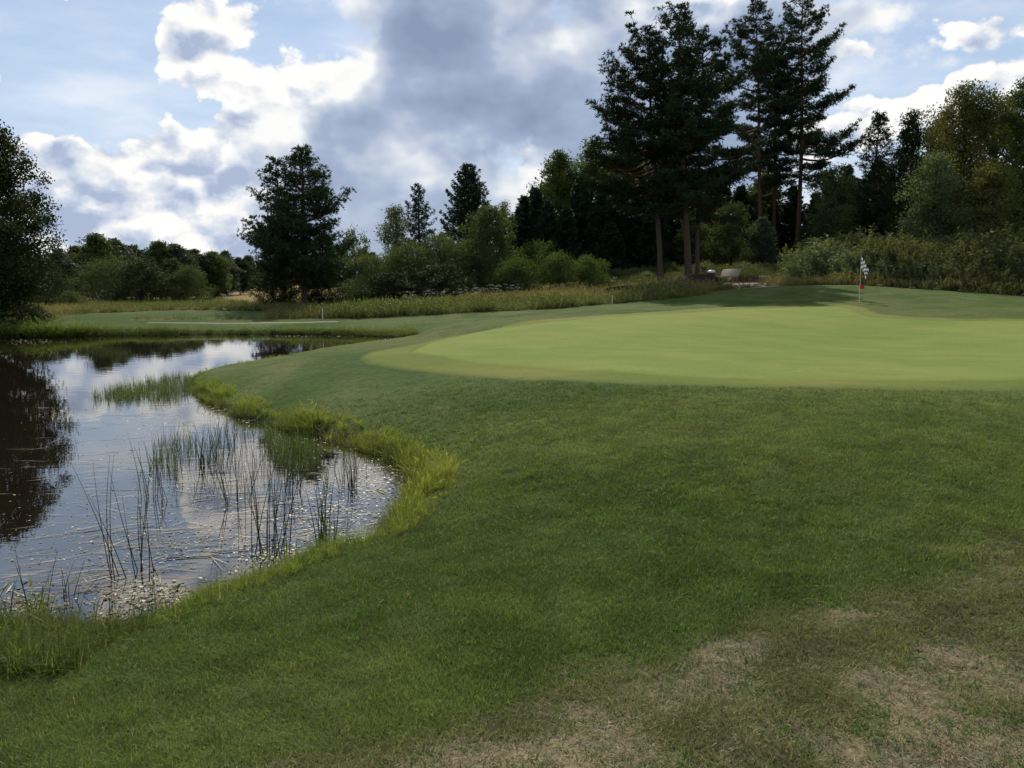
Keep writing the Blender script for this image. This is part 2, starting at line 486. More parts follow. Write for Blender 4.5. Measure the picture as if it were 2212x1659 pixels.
def principled(nt, col, rough=0.8, normal=None, spec=0.3, **kw):
    p = nt.n('ShaderNodeBsdfPrincipled')
    if not isinstance(col, bpy.types.NodeSocket):
        col = tuple(col) + (1.0,)
    nt.put(p.inputs['Base Color'], col)
    nt.put(p.inputs['Roughness'], rough)
    nt.put(p.inputs['Specular IOR Level'], spec)
    if normal is not None:
        nt.put(p.inputs['Normal'], normal)
    for k, v in kw.items():
        nt.put(p.inputs[k], v)
    return p.outputs[0]

def bump(nt, h, strength=0.5, dist=0.02):
    b = nt.n('ShaderNodeBump')
    b.inputs['Strength'].default_value = strength
    b.inputs['Distance'].default_value = dist
    nt.put(b.inputs['Height'], h)
    return b.outputs[0]

def ground_material(name, amp=1.0, fine=1.0, bdist=0.02):
    m, nt = new_mat(name)
    at_ = nt.n('ShaderNodeAttribute', attribute_name='turf')
    pos = nt.n('ShaderNodeNewGeometry').outputs['Position']
    n1 = nt.noise(pos, 55.0 * fine, 3.0, 0.65)
    n2 = nt.noise(pos, 9.0 * fine, 4.0, 0.6)
    n3 = nt.noise(pos, 1.7, 4.0, 0.6)
    f = nt.m('ADD', nt.m('MULTIPLY', nt.m('SUBTRACT', n1, .5), 1.5 * amp), nt.m('ADD', nt.m('MULTIPLY', nt.m('SUBTRACT', n2, .5), 1.0 * amp), nt.m('MULTIPLY', nt.m('SUBTRACT', n3, .5), 0.5 * amp)))
    g = nt.m('ADD', 1.0, f)
    g = nt.m('MAXIMUM', g, 0.25)
    col = nt.v('SCALE', at_.outputs['Color'], scale=g)
    h = nt.m('ADD', n1, nt.m('MULTIPLY', n2, 1.6))
    # short turf scatters light back from its blades: diffuse with a little sheen-like translucency
    sh = principled(nt, col, 0.9, bump(nt, h, 0.6, bdist), 0.02)
    finish(nt, sh)
    return m

M = {}
M['turf'] = ground_material('turf', 1.25)
M['green'] = ground_material('green_turf', 0.42, 1.3, 0.006)

def mesh_from(name, verts, faces, mat=None, smooth=False):
    me = bpy.data.meshes.new(name)
    verts = np.ascontiguousarray(verts, np.float32)
    faces = np.ascontiguousarray(faces, np.int32)
    nf, k = faces.shape
    me.vertices.add(len(verts)); me.vertices.foreach_set('co', verts.ravel())
    me.loops.add(nf * k); me.loops.foreach_set('vertex_index', faces.ravel())
    me.polygons.add(nf)
    me.polygons.foreach_set('loop_start', np.arange(nf, dtype=np.int32) * k)
    me.polygons.foreach_set('loop_total', np.full(nf, k, np.int32))
    if smooth:
        me.polygons.foreach_set('use_smooth', np.ones(nf, bool))
    me.update(calc_edges=True)
    me.validate()
    if mat is not None:
        me.materials.append(mat)
    return me

def link(name, me, parent=None, loc=(0, 0, 0), rz=0.0):
    o = bpy.data.objects.new(name, me)
    COL.objects.link(o)
    o.location = loc
    o.rotation_euler = (0, 0, rz)
    if parent is not None:
        o.parent = parent
    return o

def tag(o, label=None, cat=None, group=None, kind=None):
    for k, v in (('label', label), ('category', cat), ('group', group), ('kind', kind)):
        if v:
            o[k] = v
    return o

def empty(name, loc=(0, 0, 0), rz=0.0):
    return link(name, None, None, loc, rz)

def colour_attr(me, cols):
    a = me.color_attributes.new('turf', 'FLOAT_COLOR', 'POINT')
    c = np.ones((len(me.vertices), 4), np.float32); c[:, :3] = cols
    a.data.foreach_set('color', c.ravel())

# ------------------------------------------------------------------ ground sheet
def axis(n, fine, far, centre):
    t = np.linspace(-1, 1, n)
    k = math.asinh(far / fine)
    return centre + fine * np.sinh(k * t)
gx = axis(340, 2.6, 1500, -0.5)
gy = np.concatenate([-np.geomspace(1, 300, 26)[::-1] - 0.0, np.linspace(-0.9, 1.9, 14), 2.0 + (np.exp(np.linspace(0, math.log(1 + 2000 / 9.0), 400)) - 1) * 9.0])
GX, GY = np.meshgrid(gx, gy)
X, Y = GX.ravel(), GY.ravel()
SD = poly_sd(X, Y, POND)
Z = height(X, Y, SD)
nyr, nxc = GX.shape
ii = np.arange(nyr * nxc).reshape(nyr, nxc)
F = np.stack([ii[:-1, :-1], ii[:-1, 1:], ii[1:, 1:], ii[1:, :-1]], -1).reshape(-1, 4)
cols = lawn_colour(X, Y, SD)
rough = sstep(poly_sd(X, Y, MOWN), -0.1, 0.35)[:, None]
inup = (1 - sstep(poly_sd(X, Y, UPPER), -0.3, 0.3))[:, None]
rough = rough * (1 - inup)
rn = fbm(X, Y, 0.25, 4, 201)[:, None]
far_ = sstep(Y, 56, 72)[:, None] * sstep(-X, 5, 12)[:, None]
rc = C_ROUGH * (1 - sstep(rn, .4, .7)) + C_STRAW * .8 * sstep(rn, .4, .7)
rc = rc * (1 - far_) + C_STRAW * far_
cols = cols * (1 - rough) + rc * rough
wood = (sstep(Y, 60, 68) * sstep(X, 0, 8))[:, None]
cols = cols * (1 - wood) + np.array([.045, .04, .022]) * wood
wet = (1 - sstep(SD, -0.02, 0.22))[:, None]
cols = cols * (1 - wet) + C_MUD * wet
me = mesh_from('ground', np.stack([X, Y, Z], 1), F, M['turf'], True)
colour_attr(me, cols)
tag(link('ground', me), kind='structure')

# ------------------------------------------------------------------ putting green and its fringe, laid on the ground
def patch(name, poly, lift, spacing, mat, colfun):
    lo = poly.min(0); hi = poly.max(0)
    xs = np.arange(lo[0], hi[0], spacing); ys = np.arange(lo[1], hi[1], spacing)
    PX, PY = np.meshgrid(xs, ys)
    P = np.stack([PX.ravel(), PY.ravel()], 1)
    P = P[poly_sd(P[:, 0], P[:, 1], poly) < -spacing * 0.4]
    # dense outline
    ol = []
    for a, b in zip(poly, np.roll(poly, -1, axis=0)):
        n = max(1, int(np.linalg.norm(b - a) / spacing))
        for k in range(n):
            ol.append(a + (b - a) * k / n)
    ol = np.array(ol)
    from mathutils.geometry import delaunay_2d_cdt
    pts = [Vector(p) for p in ol] + [Vector(p) for p in P]
    n = len(ol)
    vs_, es, fs, *_ = delaunay_2d_cdt(pts, [(i, (i + 1) % n) for i in range(n)], [list(range(n))], 1, 1e-5)
    v = np.array([(p.x, p.y) for p in vs_])
    sd = poly_sd(v[:, 0], v[:, 1], POND)
    z = height(v[:, 0], v[:, 1], sd) + lift
    rim = poly_sd(v[:, 0], v[:, 1], poly) > -0.01
    z = z - rim * (lift + 0.004)
    f = np.array([t for t in fs if len(t) == 3])
    me = mesh_from(name, np.concatenate([v, z[:, None]], 1), f, mat, True)
    colour_attr(me, colfun(v[:, 0], v[:, 1]))
    return tag(link(name, me), kind='structure')

def green_col(x, y):
    n = fbm(x, y, .30, 4, 301)[:, None]; n2 = fbm(x, y * 2.2, .9, 4, 331)[:, None]; n3 = fbm(x, y, 2.6, 3, 341)[:, None]
    t = np.clip((n - .5) * 1.5 + (n2 - .5) * .9 + (n3 - .5) * .5 + .5, 0, 1)
    c = np.array([.134, .176, .044]) * (1 - t) + np.array([.178, .202, .055]) * t
    stripe = .985 + .03 * sstep(np.sin((x * .92 + y * .38) * 2.9), -.35, .35)[:, None]
    c = c * stripe
    e = sstep(-poly_sd(x, y, GREEN), -.02, .22)[:, None]
    return c * e + fringe_base(x, y) * (1 - e)
def fringe_base(x, y):
    n = fbm(x, y, .45, 4, 351)[:, None]; n2 = fbm(x, y * 2, 1.3, 4, 361)[:, None]
    t = np.clip((n - .5) * 2.2 + (n2 - .5) * 1.3 + .5, 0, 1)
    return np.array([.108, .134, .032]) * (1 - t) + np.array([.152, .156, .044]) * t
def fringe_col(x, y):
    e = sstep(-poly_sd(x, y, FRINGE), -.02, .16)[:, None]
    return fringe_base(x, y) * e + lawn_colour(x, y, np.full(len(x), 5.0)) * 1.1 * (1 - e)
patch('green_fringe', FRINGE, 0.020, 0.30, M['green'], fringe_col)
patch('putting_green', GREEN, 0.036, 0.30, M['green'], green_col)

# ------------------------------------------------------------------ water
def water_material():
    m, nt = new_mat('pond_water')
    pos = nt.n('ShaderNodeNewGeometry').outputs['Position']
    p2 = nt.v('MULTIPLY', pos, (1.0, 1.7, 1.0))
    n1 = nt.noise(p2, 1.6, 3.0, 0.5)
    n2 = nt.noise(p2, 7.0, 2.0, 0.5)
    h = nt.m('ADD', n1, nt.m('MULTIPLY', n2, 0.12))
    nrm = bump(nt, h, 0.13, 0.010)
    gl = nt.n('ShaderNodeBsdfGlossy')
    gl.inputs['Color'].default_value = (1, 1, 1, 1)
    gl.inputs['Roughness'].default_value = 0.015
    nt.put(gl.inputs['Normal'], nrm)
    df = nt.n('ShaderNodeBsdfDiffuse')
    df.inputs['Color'].default_value = (0.011, 0.008, 0.005, 1)
    fr = nt.n('ShaderNodeFresnel')
    fr.inputs['IOR'].default_value = 2.3
    nt.put(fr.inputs['Normal'], nrm)
    mx = nt.n('ShaderNodeMixShader')
    nt.put(mx.inputs[0], fr.outputs[0]); nt.put(mx.inputs[1], df.outputs[0]); nt.put(mx.inputs[2], gl.outputs[0])
    finish(nt, mx.outputs[0])
    return m
M['water'] = water_material()
cen = POND.mean(0)
dirv = POND - np.roll(POND, 1, axis=0)
nrm_ = np.stack([dirv[:, 1], -dirv[:, 0]], 1); nrm_ /= np.linalg.norm(nrm_, axis=1)[:, None] + 1e-9
OUT = POND + nrm_ * 0.25 if poly_sd((POND + nrm_ * .1)[:3, 0], (POND + nrm_ * .1)[:3, 1], POND)[0] > 0 else POND - nrm_ * 0.25
from mathutils.geometry import delaunay_2d_cdt
_v, _e, _f, *_ = delaunay_2d_cdt([Vector(p) for p in OUT], [(i, (i + 1) % len(OUT)) for i in range(len(OUT))], [], 0, 1e-5)
_vv = np.array([(p.x, p.y, 0.0) for p in _v])
_ff = np.array([t for t in _f if len(t) == 3])
_c = _vv[_ff][:, :, :2].mean(1)
_ff = _ff[poly_sd(_c[:, 0], _c[:, 1], OUT) < 0]
tag(link('pond_water', mesh_from('pond_water', _vv, _ff, M['water'])), kind='structure')
# ------------------------------------------------------------------ plant materials
LEAF_GAIN = 1.35
def leaf_material(name, col, col2, trans=0.35, tcol=None, rough=0.65, spec=0.06, vary=0.35, nscale=0.9, inst=False):
    m, nt = new_mat(name)
    col = tuple(q * LEAF_GAIN for q in col); col2 = tuple(q * LEAF_GAIN for q in col2)
    geo = nt.n('ShaderNodeNewGeometry')
    oi = nt.n('ShaderNodeObjectInfo')
    n = nt.noise(geo.outputs['Position'], nscale, 3.0, 0.6)
    rnd = geo.outputs['Random Per Island']
    f = nt.m('ADD', nt.m('MULTIPLY', rnd, 0.55), nt.m('MULTIPLY', nt.m('SUBTRACT', n, 0.28), 0.9), clamp=True)
    c = nt.mixc(f, col, col2)
    k = nt.m('ADD', 1.0 - vary * 0.5, nt.m('MULTIPLY', oi.outputs['Random'], vary))
    if inst:
        ia = nt.n('ShaderNodeAttribute', attribute_type='INSTANCER', attribute_name='tint')
        c = nt.mixc(1.0, c, ia.outputs['Color'], 'MULTIPLY')
    c = nt.v('SCALE', c, scale=k)
    p = nt.n('ShaderNodeBsdfPrincipled')
    nt.put(p.inputs['Base Color'], c)
    p.inputs['Roughness'].default_value = rough
    p.inputs['Specular IOR Level'].default_value = spec
    t = nt.n('ShaderNodeBsdfTranslucent')
    tc_ = nt.mixc(1.0, c, (tcol or (1.25, 1.25, 0.55)), 'MULTIPLY')
    nt.put(t.inputs['Color'], tc_)
    mx = nt.n('ShaderNodeMixShader')
    mx.inputs[0].default_value = trans
    nt.put(mx.inputs[1], p.outputs[0]); nt.put(mx.inputs[2], t.outputs[0])
    finish(nt, mx.outputs[0])
    return m

def bark_material(name, c1, c2, top=None, zlo=3.0, zhi=7.0, scale=9.0):
    m, nt = new_mat(name)
    tc = nt.n('ShaderNodeTexCoord')
    o = tc.outputs['Object']
    v = nt.v('MULTIPLY', o, (1, 1, 0.28))
    n = nt.noise(v, scale, 5.0, 0.65)
    vo = nt.voro(v, scale * 1.6)
    f = nt.m('ADD', nt.m('MULTIPLY', n, 0.8), nt.m('MULTIPLY', vo, 0.45), clamp=True)
    c = nt.mixc(f, c1, c2)
    if top:
        sp = nt.n('ShaderNodeSeparateXYZ')
        nt.put(sp.inputs[0], o)
        n2 = nt.noise(o, 1.2, 3.0, 0.5)
        z = nt.m('ADD', sp.outputs[2], nt.m('MULTIPLY', nt.m('SUBTRACT', n2, .5), 3.0))
        ct = nt.mixc(f, tuple(x * 0.55 for x in top), top)
        c = nt.mixc(nt.smooth(z, zlo, zhi), c, ct)
    finish(nt, principled(nt, c, 0.9, bump(nt, f, 0.8, 0.03), 0.15))
    return m

M['pine'] = leaf_material('pine_needles', (.014, .026, .012), (.032, .050, .021), .16, (1.2, 1.2, .6), .6, .10, .3)
M['spruce'] = leaf_material('spruce_needles', (.014, .028, .016), (.032, .052, .025), .14, (1.2, 1.2, .7), .6, .08, .3)
M['alder'] = leaf_material('alder_leaves', (.012, .020, .007), (.029, .040, .012), .22, None, .65, .06, .2)
M['aspen'] = leaf_material('aspen_leaves', (.036, .058, .017), (.085, .108, .032), .34)
M['birch'] = leaf_material('birch_leaves', (.050, .075, .022), (.105, .125, .040), .38)
M['olive'] = leaf_material('olive_leaves', (.050, .056, .018), (.110, .108, .034), .36)
M['willow'] = leaf_material('willow_leaves', (.034, .050, .019), (.080, .098, .037), .34, None, .65, .06)
M['willow_pale'] = leaf_material('pale_willow_leaves', (.060, .085, .040), (.130, .150, .070), .36, None, .6, .10)
M['willow_bright'] = leaf_material('bright_willow_leaves', (.032, .054, .016), (.070, .096, .028), .38)
M['dark_leaf'] = leaf_material('dark_leaves', (.016, .026, .010), (.034, .046, .016), .22)
M['far_leaf'] = leaf_material('far_leaves', (.034, .048, .030), (.066, .082, .048), .25, None, .6, .2)
M['herb'] = leaf_material('herb_leaves', (.050, .062, .024), (.115, .112, .048), .36)
M['herb_dark'] = leaf_material('dark_herb_leaves', (.040, .042, .018), (.085, .074, .034), .3)
M['bark'] = bark_material('bark', (.030, .024, .018), (.085, .070, .055))
M['pine_bark'] = bark_material('pine_bark', (.030, .021, .016), (.095, .068, .050), (.125, .064, .037), 4.0, 9.0)
M['birch_bark'] = bark_material('birch_bark', (.10, .09, .08), (.42, .40, .37))
M['twig'] = bark_material('twig_bark', (.028, .022, .016), (.07, .058, .045))

# ------------------------------------------------------------------ mesh gathering
class MB:
    def __init__(self):
        self.v, self.f, self.n = [], [], 0
    def add(self, v, f):
        self.v.append(np.asarray(v, float)); self.f.append(np.asarray(f, np.int64) + self.n); self.n += len(v)
    def tube(self, pts, rad, k=5):
        pts = np.asarray(pts, float); rad = np.asarray(rad, float); n = len(pts)
        t = np.gradient(pts, axis=0); t /= np.linalg.norm(t, axis=1)[:, None] + 1e-9
        ref = np.where(np.abs(t[:, 2:3]) > 0.9, np.array([[1., 0, 0]]), np.array([[0, 0, 1.]]))
        a = np.cross(t, ref); a /= np.linalg.norm(a, axis=1)[:, None] + 1e-9
        b = np.cross(t, a)
        th = np.arange(k) * 2 * math.pi / k
        ring = pts[:, None] + rad[:, None, None] * (a[:, None] * np.cos(th)[None, :, None] + b[:, None] * np.sin(th)[None, :, None])
        i = np.arange(n * k).reshape(n, k)
        j = np.roll(i, -1, axis=1)
        f = np.stack([i[:-1], j[:-1], j[1:], i[1:]], -1).reshape(-1, 4)
        self.add(ring.reshape(-1, 3), f)
    def blades(self, c, d, s, ln, wd, belly=0.45):
        """rhombic leaves: base c, direction d, side s, length, width"""
        c = np.asarray(c); ln = np.broadcast_to(ln, len(c))[:, None]; wd = np.broadcast_to(wd, len(c))[:, None]
        v = np.stack([c, c + d * ln * belly + s * wd * .5, c + d * ln, c + d * ln * belly - s * wd * .5], 1).reshape(-1, 3)
        self.add(v, np.arange(len(c) * 4).reshape(-1, 4))
    def box(self, lo, hi):
        x0, y0, z0 = lo; x1, y1, z1 = hi
        v = [(x0, y0, z0), (x1, y0, z0), (x1, y1, z0), (x0, y1, z0), (x0, y0, z1), (x1, y0, z1), (x1, y1, z1), (x0, y1, z1)]
        self.add(v, [(0, 3, 2, 1), (4, 5, 6, 7), (0, 1, 5, 4), (1, 2, 6, 5), (2, 3, 7, 6), (3, 0, 4, 7)])
    def mesh(self, name, mat, smooth=False):
        if not self.v:
            return None
        return mesh_from(name, np.concatenate(self.v), np.concatenate(self.f), mat, smooth)

def unit(v):
    return v / (np.linalg.norm(v, axis=-1, keepdims=True) + 1e-9)

def rand_dirs(r, n):
    return unit(r.normal(size=(n, 3)))

def side_of(d, r):
    s = np.cross(d, rand_dirs(r, len(d)))
    return unit(s)

# ------------------------------------------------------------------ Scots pine
def make_pine(seed, H, lean=(0, 0), crown0=0.35, width=0.2, r0=0.2, env=None, nlimb=60, tuft=0.20, fork=None, needles=7, dens=1.0, bare=0.0, gap=0.0, rise=.95):
    """crown0: height fraction where live branches start; env(t): half width (m) at crown fraction t (0 bottom, 1 top)"""
    r = np.random.default_rng(seed)
    wood, crown = MB(), MB()
    stems = [(np.zeros(3), np.array([lean[0], lean[1], H]), r0, crown0, 0.0)]
    if fork:
        zf, dx, dy, hf = fork
        stems.append((np.array([lean[0] * zf / H, lean[1] * zf / H, zf]), np.array([dx, dy, hf]), r0 * .65, max(crown0 * H, zf * 1.1) / H, 1.0))
    tips_c, tips_d = [], []
    for base, top, rr, c0, isf in stems:
        n = 14
        t = np.linspace(0, 1, n)
        bend = np.stack([np.sin(t * 3.0 + seed) * .012 * H * (t ** .6), np.cos(t * 2.3 + seed * 2) * .012 * H * (t ** .6), 0 * t], 1)
        bend -= bend[0] * 1.0
        ax = base + (top - base) * t[:, None] + bend * np.sin(np.pi * np.clip(t, 0, 1))[:, None]
        if isf:
            ax[:, :2] += ((top - base)[:2] * .25)[None] * np.sin(np.pi * t)[:, None]
        rad = rr * (1 - t) ** .75 + .012
        if not isf:
            rad[0] *= 1.35
        wood.tube(ax, rad, 8)
        hz = top[2]
        nl = int(nlimb * (0.6 if isf else 1.0))
        for i in range(nl):
            u = (i + r.random()) / nl                      # 0 bottom of crown .. 1 top
            z = (c0 + (1 - c0) * u ** .92) * hz
            if z < base[2]:
                continue
            tt = (z - base[2]) / (hz - base[2])
            p0 = np.array([np.interp(tt, t, ax[:, k]) for k in range(3)])
            az = i * 2.39996 + r.normal() * .35 + seed
            L = env(u, az) * (0.50 + .70 * r.random()) * (0.75 if isf else 1.0)
            if r.random() < gap and u < .8:
                L *= .35
            if L < .15:
                L = .15
            el = -0.10 + rise * u ** 1.3 + r.normal() * .20
            if r.random() < bare:
                el -= .2
            m = 7
            s = np.linspace(0, 1, m)
            up = np.tan(np.clip(el, -.5, 1.15)) * s * L * .8 + (.20 * s ** 3 - .10 * np.sin(np.pi * s)) * L
            wig = np.cumsum(r.normal(size=m) * .06 * L / m * 2)
            dxy = np.array([math.cos(az), math.sin(az)]); pxy = np.array([-dxy[1], dxy[0]])
            lp = np.stack([p0[0] + dxy[0] * s * L + pxy[0] * wig, p0[1] + dxy[1] * s * L + pxy[1] * wig, p0[2] + up], 1)
            lr = (.016 + .017 * L) * (1 - s) ** .8 + .006
            wood.tube(lp, lr, 4)
            if r.random() < bare and u < .3:
                continue
            nt_ = max(4, int(L * 5.0))
            for j in range(nt_):
                sj = .22 + .78 * (j + r.random()) / nt_
                q = np.array([np.interp(sj, s, lp[:, k]) for k in range(3)])
                sg = 1 if j % 2 else -1
                ang = az + sg * (0.5 + .5 * r.random()) * (1.15 - .5 * sj)
                l2 = min(1.3, (.14 + .42 * L * (1.08 - sj) + .22 * r.random() * min(1, L)))
                d2 = unit(np.array([math.cos(ang), math.sin(ang), .16 + .30 * sj + r.normal() * .16]))
                e = q + d2 * l2 + np.array([0, 0, .10 * l2])
                wood.tube(np.array([q, (q + e) / 2 - [0, 0, .03 * l2], e]), [.012, .008, .004], 3)
                k = max(4, int(l2 / .095 * dens * (.6 + .8 * r.random())))
                w_ = (.42 + .60 * r.random(k) ** .7)[:, None]
                sz = .10 + .13 * l2
                pc = q + (e - q) * w_ + r.normal(size=(k, 3)) * [sz, sz, sz * .36]
                tips_c.append(pc); tips_d.append(unit(np.repeat(unit(d2 + [0, 0, .7])[None], k, 0) + (pc - e) * .8))
            tips_c.append(lp[-3:]); tips_d.append(np.repeat(unit(np.array([dxy[0], dxy[1], .9]))[None], 3, 0))
        tips_c.append(ax[-1:] - [0, 0, .05]); tips_d.append(np.array([[0, 0, 1.]]))
    C = np.concatenate(tips_c); Dn = np.concatenate(tips_d)
    C = np.repeat(C, needles, 0); Dn = np.repeat(Dn, needles, 0)
    dd = unit(Dn * .75 + rand_dirs(r, len(C)) * .85)
    crown.blades(C, dd, side_of(dd, r), tuft * r.uniform(.65, 1.25, len(C)), tuft * .22 * r.uniform(.7, 1.3, len(C)), .5)
    return wood.mesh('pine_trunk', M['pine_bark'], True), crown.mesh('pine_crown', M['pine'])

# ------------------------------------------------------------------ Norway spruce
def make_spruce(seed, H, width, crown0=.05, nlimb=110, droop=.35, leaf=.22, sparse=0.0, mat='spruce'):
    r = np.random.default_rng(seed)
    wood, crown = MB(), MB()
    z = np.linspace(0, H, 9)
    wood.tube(np.stack([np.sin(z * .7 + seed) * .02, np.cos(z * .5) * .02, z], 1), (.016 * H + .04) * (1 - z / H) ** .9 + .012, 7)
    Cs, Ds = [], []
    for i in range(nlimb):
        u = (i + r.random()) / nlimb
        hz = (crown0 + (1 - crown0) * u ** .85) * H
        L = width * (1 - u) ** .72 * (.70 + .45 * r.random()) + .10
        if r.random() < sparse:
            L *= .45
        az = i * 2.39996 + r.normal() * .3
        s = np.linspace(0, 1, 6)
        rise = (.45 * u - droop * (1 - u) * 1.0)
        up = rise * s * L + (.28 * s ** 3) * L * .6 - .14 * np.sin(np.pi * s) * L
        lp = np.stack([math.cos(az) * s * L, math.sin(az) * s * L, hz + up], 1)
        wood.tube(lp, (.010 + .010 * L) * (1 - s) + .004, 3)
        k = max(6, int(L * 24 * (1 - .5 * sparse)))
        w_ = (r.random(k) * .92 + .08)
        pc = np.stack([np.interp(w_, s, lp[:, a]) for a in range(3)], 1)
        sg = r.choice([-1, 1], k)
        side = np.array([-math.sin(az), math.cos(az), 0])
        spread = (.30 * L * (1.1 - w_) + .05) * r.random(k)
        pc = pc + side * (sg * spread)[:, None] - np.stack([0 * w_, 0 * w_, spread * .45 + r.random(k) * .05], 1)
        dd = unit(np.array([math.cos(az), math.sin(az), -.35]) + side * (sg * .7)[:, None] + r.normal(size=(k, 3)) * .3)
        Cs.append(pc); Ds.append(dd)
    C = np.concatenate(Cs); Dn = np.concatenate(Ds)
    n = 6
    C = np.repeat(C, n, 0) + r.normal(size=(len(C) * n, 3)) * .05; Dn = np.repeat(Dn, n, 0)
    dd = unit(Dn + rand_dirs(r, len(C)) * .55 - [0, 0, .12])
    crown.blades(C, dd, side_of(dd, r), leaf * r.uniform(.6, 1.3, len(C)), leaf * .36 * r.uniform(.7, 1.3, len(C)))
    tipc = np.repeat(np.array([[0, 0, H - .1]]), 14, 0) - np.stack([np.zeros(14), np.zeros(14), np.linspace(0, .5, 14)], 1)
    td = unit(r.normal(size=(14, 3)) * [.5, .5, .2] + [0, 0, .7])
    crown.blades(tipc, td, side_of(td, r), leaf * .9, leaf * .3)
    return wood.mesh('spruce_trunk', M['bark'], True), crown.mesh('spruce_crown', M[mat])

# ------------------------------------------------------------------ broadleaved tree or bush
def make_broadleaf(seed, H, width, crown0, mat, leaf=.10, nclump=220, per=55, clump=.38, shape='oval', trunk_r=None, bark='bark', stems=1, weep=0.0, narrow=.62, shell=.55, up=.15, ragged=.3):
    r = np.random.default_rng(seed)
    wood, crown = MB(), MB()
    tr = trunk_r or .012 * H + .03
    def env(t, az):
        if shape == 'oval':
            e = np.sqrt(np.clip(1 - (2 * t - .95) ** 2 / 1.12, 0, 1))
        elif shape == 'cone':
            e = (1 - t) ** .6 * np.clip(t * 6, 0, 1)
        elif shape == 'dome':
            e = np.sqrt(np.clip(1 - t ** 2.2, 0, 1))
        elif shape == 'tall':
            e = np.clip(t * 3.2 + .25, 0, 1) * (1 - np.clip((t - .35) / .65, 0, 1) ** 1.8) ** .65
        else:
            e = np.sqrt(np.clip(1 - (2 * t - 1) ** 2, 0, 1))
        lob = 1 + ragged * (np.sin(az * 3 + seed + t * 5) * .5 + np.sin(az * 5 - t * 11 + seed * 1.7) * .35 + np.sin(t * 17 + az * 2 + seed) * .3)
        return e * lob
    # stems
    axes = []
    for k in range(stems):
        az0 = r.random() * 6.28
        off = (0 if stems == 1 else width * .5) * r.random()
        z = np.linspace(0, H * (.93 if stems == 1 else .75 + .18 * r.random()), 9)
        t = z / H
        ax = np.stack([math.cos(az0) * off * t ** .8 + np.sin(t * 5 + seed + k) * .02 * H * t, math.sin(az0) * off * t ** .8 + np.cos(t * 4 + seed + k) * .02 * H * t, z], 1)
        wood.tube(ax, tr * (1 if stems == 1 else .55) * (1 - t) ** .8 + .010, 7)
        axes.append(ax)
    t = r.random(nclump * 3)
    t = t[r.random(len(t)) < (0.25 + env(t, 0 * t))][:nclump]
    n = len(t)
    az = r.random(n) * 6.283
    rr = (shell + (1 - shell) * r.random(n)) * np.where(r.random(n) < .22, .55, 1)
    rad = env(t, az) * width * rr
    zc = H * (crown0 + (1 - crown0) * t)
    cc = np.stack([np.cos(az) * rad, np.sin(az) * rad, zc], 1)
    for i in range(n):
        ax = axes[i % stems]
        zb = max(crown0 * H * .7, zc[i] - (.55 + .5 * r.random()) * (rad[i] + .25))
        zb = min(zb, ax[-1, 2])
        p0 = np.array([np.interp(zb, ax[:, 2], ax[:, k]) for k in range(3)])
        mid = (p0 + cc[i]) / 2 + [0, 0, .10 * rad[i]] + r.normal(size=3) * .05 * rad[i]
        wood.tube(np.array([p0, mid, cc[i]]), np.array([.022 + .006 * rad[i], .014, .005]) * (H / 9) ** .5, 3)
    cr = clump * r.uniform(.6, 1.35, n)
    m = (per * 1.55 * r.uniform(.6, 1.3, n)).astype(int)
    idx = np.repeat(np.arange(n), m)
    N = len(idx)
    off = r.normal(size=(N, 3)) * .5
    off *= np.minimum(1, 1.15 / (np.linalg.norm(off, axis=1)[:, None] + 1e-6))
    c = cc[idx] + off * cr[idx][:, None] * [1, 1, .8]
    if weep:
        hang = r.random(N) ** 2 * weep
        c[:, 2] -= hang
    keep = c[:, 2] > .04
    c = c[keep]; N = len(c)
    dd = unit(rand_dirs(r, N) + [0, 0, up - weep * .8])
    crown.blades(c, dd, side_of(dd, r), leaf * 1.3 * r.uniform(.65, 1.3, N), leaf * 1.3 * narrow * r.uniform(.7, 1.2, N))
    return wood.mesh('trunk', M[bark], True), crown.mesh('crown', M[mat])

def plant(name, meshes, x, y, label, cat, group=None, sc=1.0, rz=0.0, dz=-0.05, parts=('trunk', 'crown')):
    o = empty(name, (x, y, zat(x, y) + dz), rz)
    o.scale = (sc, sc, sc) if not isinstance(sc, tuple) else sc
    tag(o, label, cat, group)
    for pn, me_ in zip(parts, meshes):
        if me_ is not None:
            link(pn, me_, o)
    return o

def at_px(u, D):
    return (u - 512) / FPX * D * math.cos(R(PITCH)) * 1.0 + 0.0   # near the horizon line the pitch hardly matters

def top_h(u, v, D):
    """height above the ground at (u, D) of something whose top shows at pixel row v"""
    x = at(u, 285, D)[0]
    return at(u, v, D)[2] - zat(x, D)

def anchor(u, table):
    for lim, txt in table:
        if u < lim:
            return txt
    return table[-1][1]
A_WOOD = [(530, 'next to the thin pale birch'), (556, 'before the first aspen'), (592, 'under the first aspen'), (626, 'under the middle aspen'), (650, 'behind the boughs of the leaning pine'), (684, 'behind the boulder'), (712, 'behind the litter bin'), (740, 'behind the bench'),
          (768, 'behind the stone seat'), (800, 'behind the pine trio'), (822, 'beside the pine trio'), (846, 'before the young pine'), (875, 'behind the young pine'), (900, 'behind the short bushy pine'), (940, 'behind the pale sallow'), (1000, 'behind the large olive tree'), (2000, 'behind the tall deep green tree')]
A_FAR = [(60, 'behind the alder'), (120, 'behind the wide bush'), (170, 'behind the big dark bush'), (215, 'behind the sloping bush'), (262, 'in the gap over the dry field'), (345, 'behind the broad pine'), (2000, 'behind the willow thicket')]

# ------------------------------------------------------------------ the single trees
def px_tree(u, v, D):
    x = at(u, 285, D)[0]
    return x, D, top_h(u, v, D)

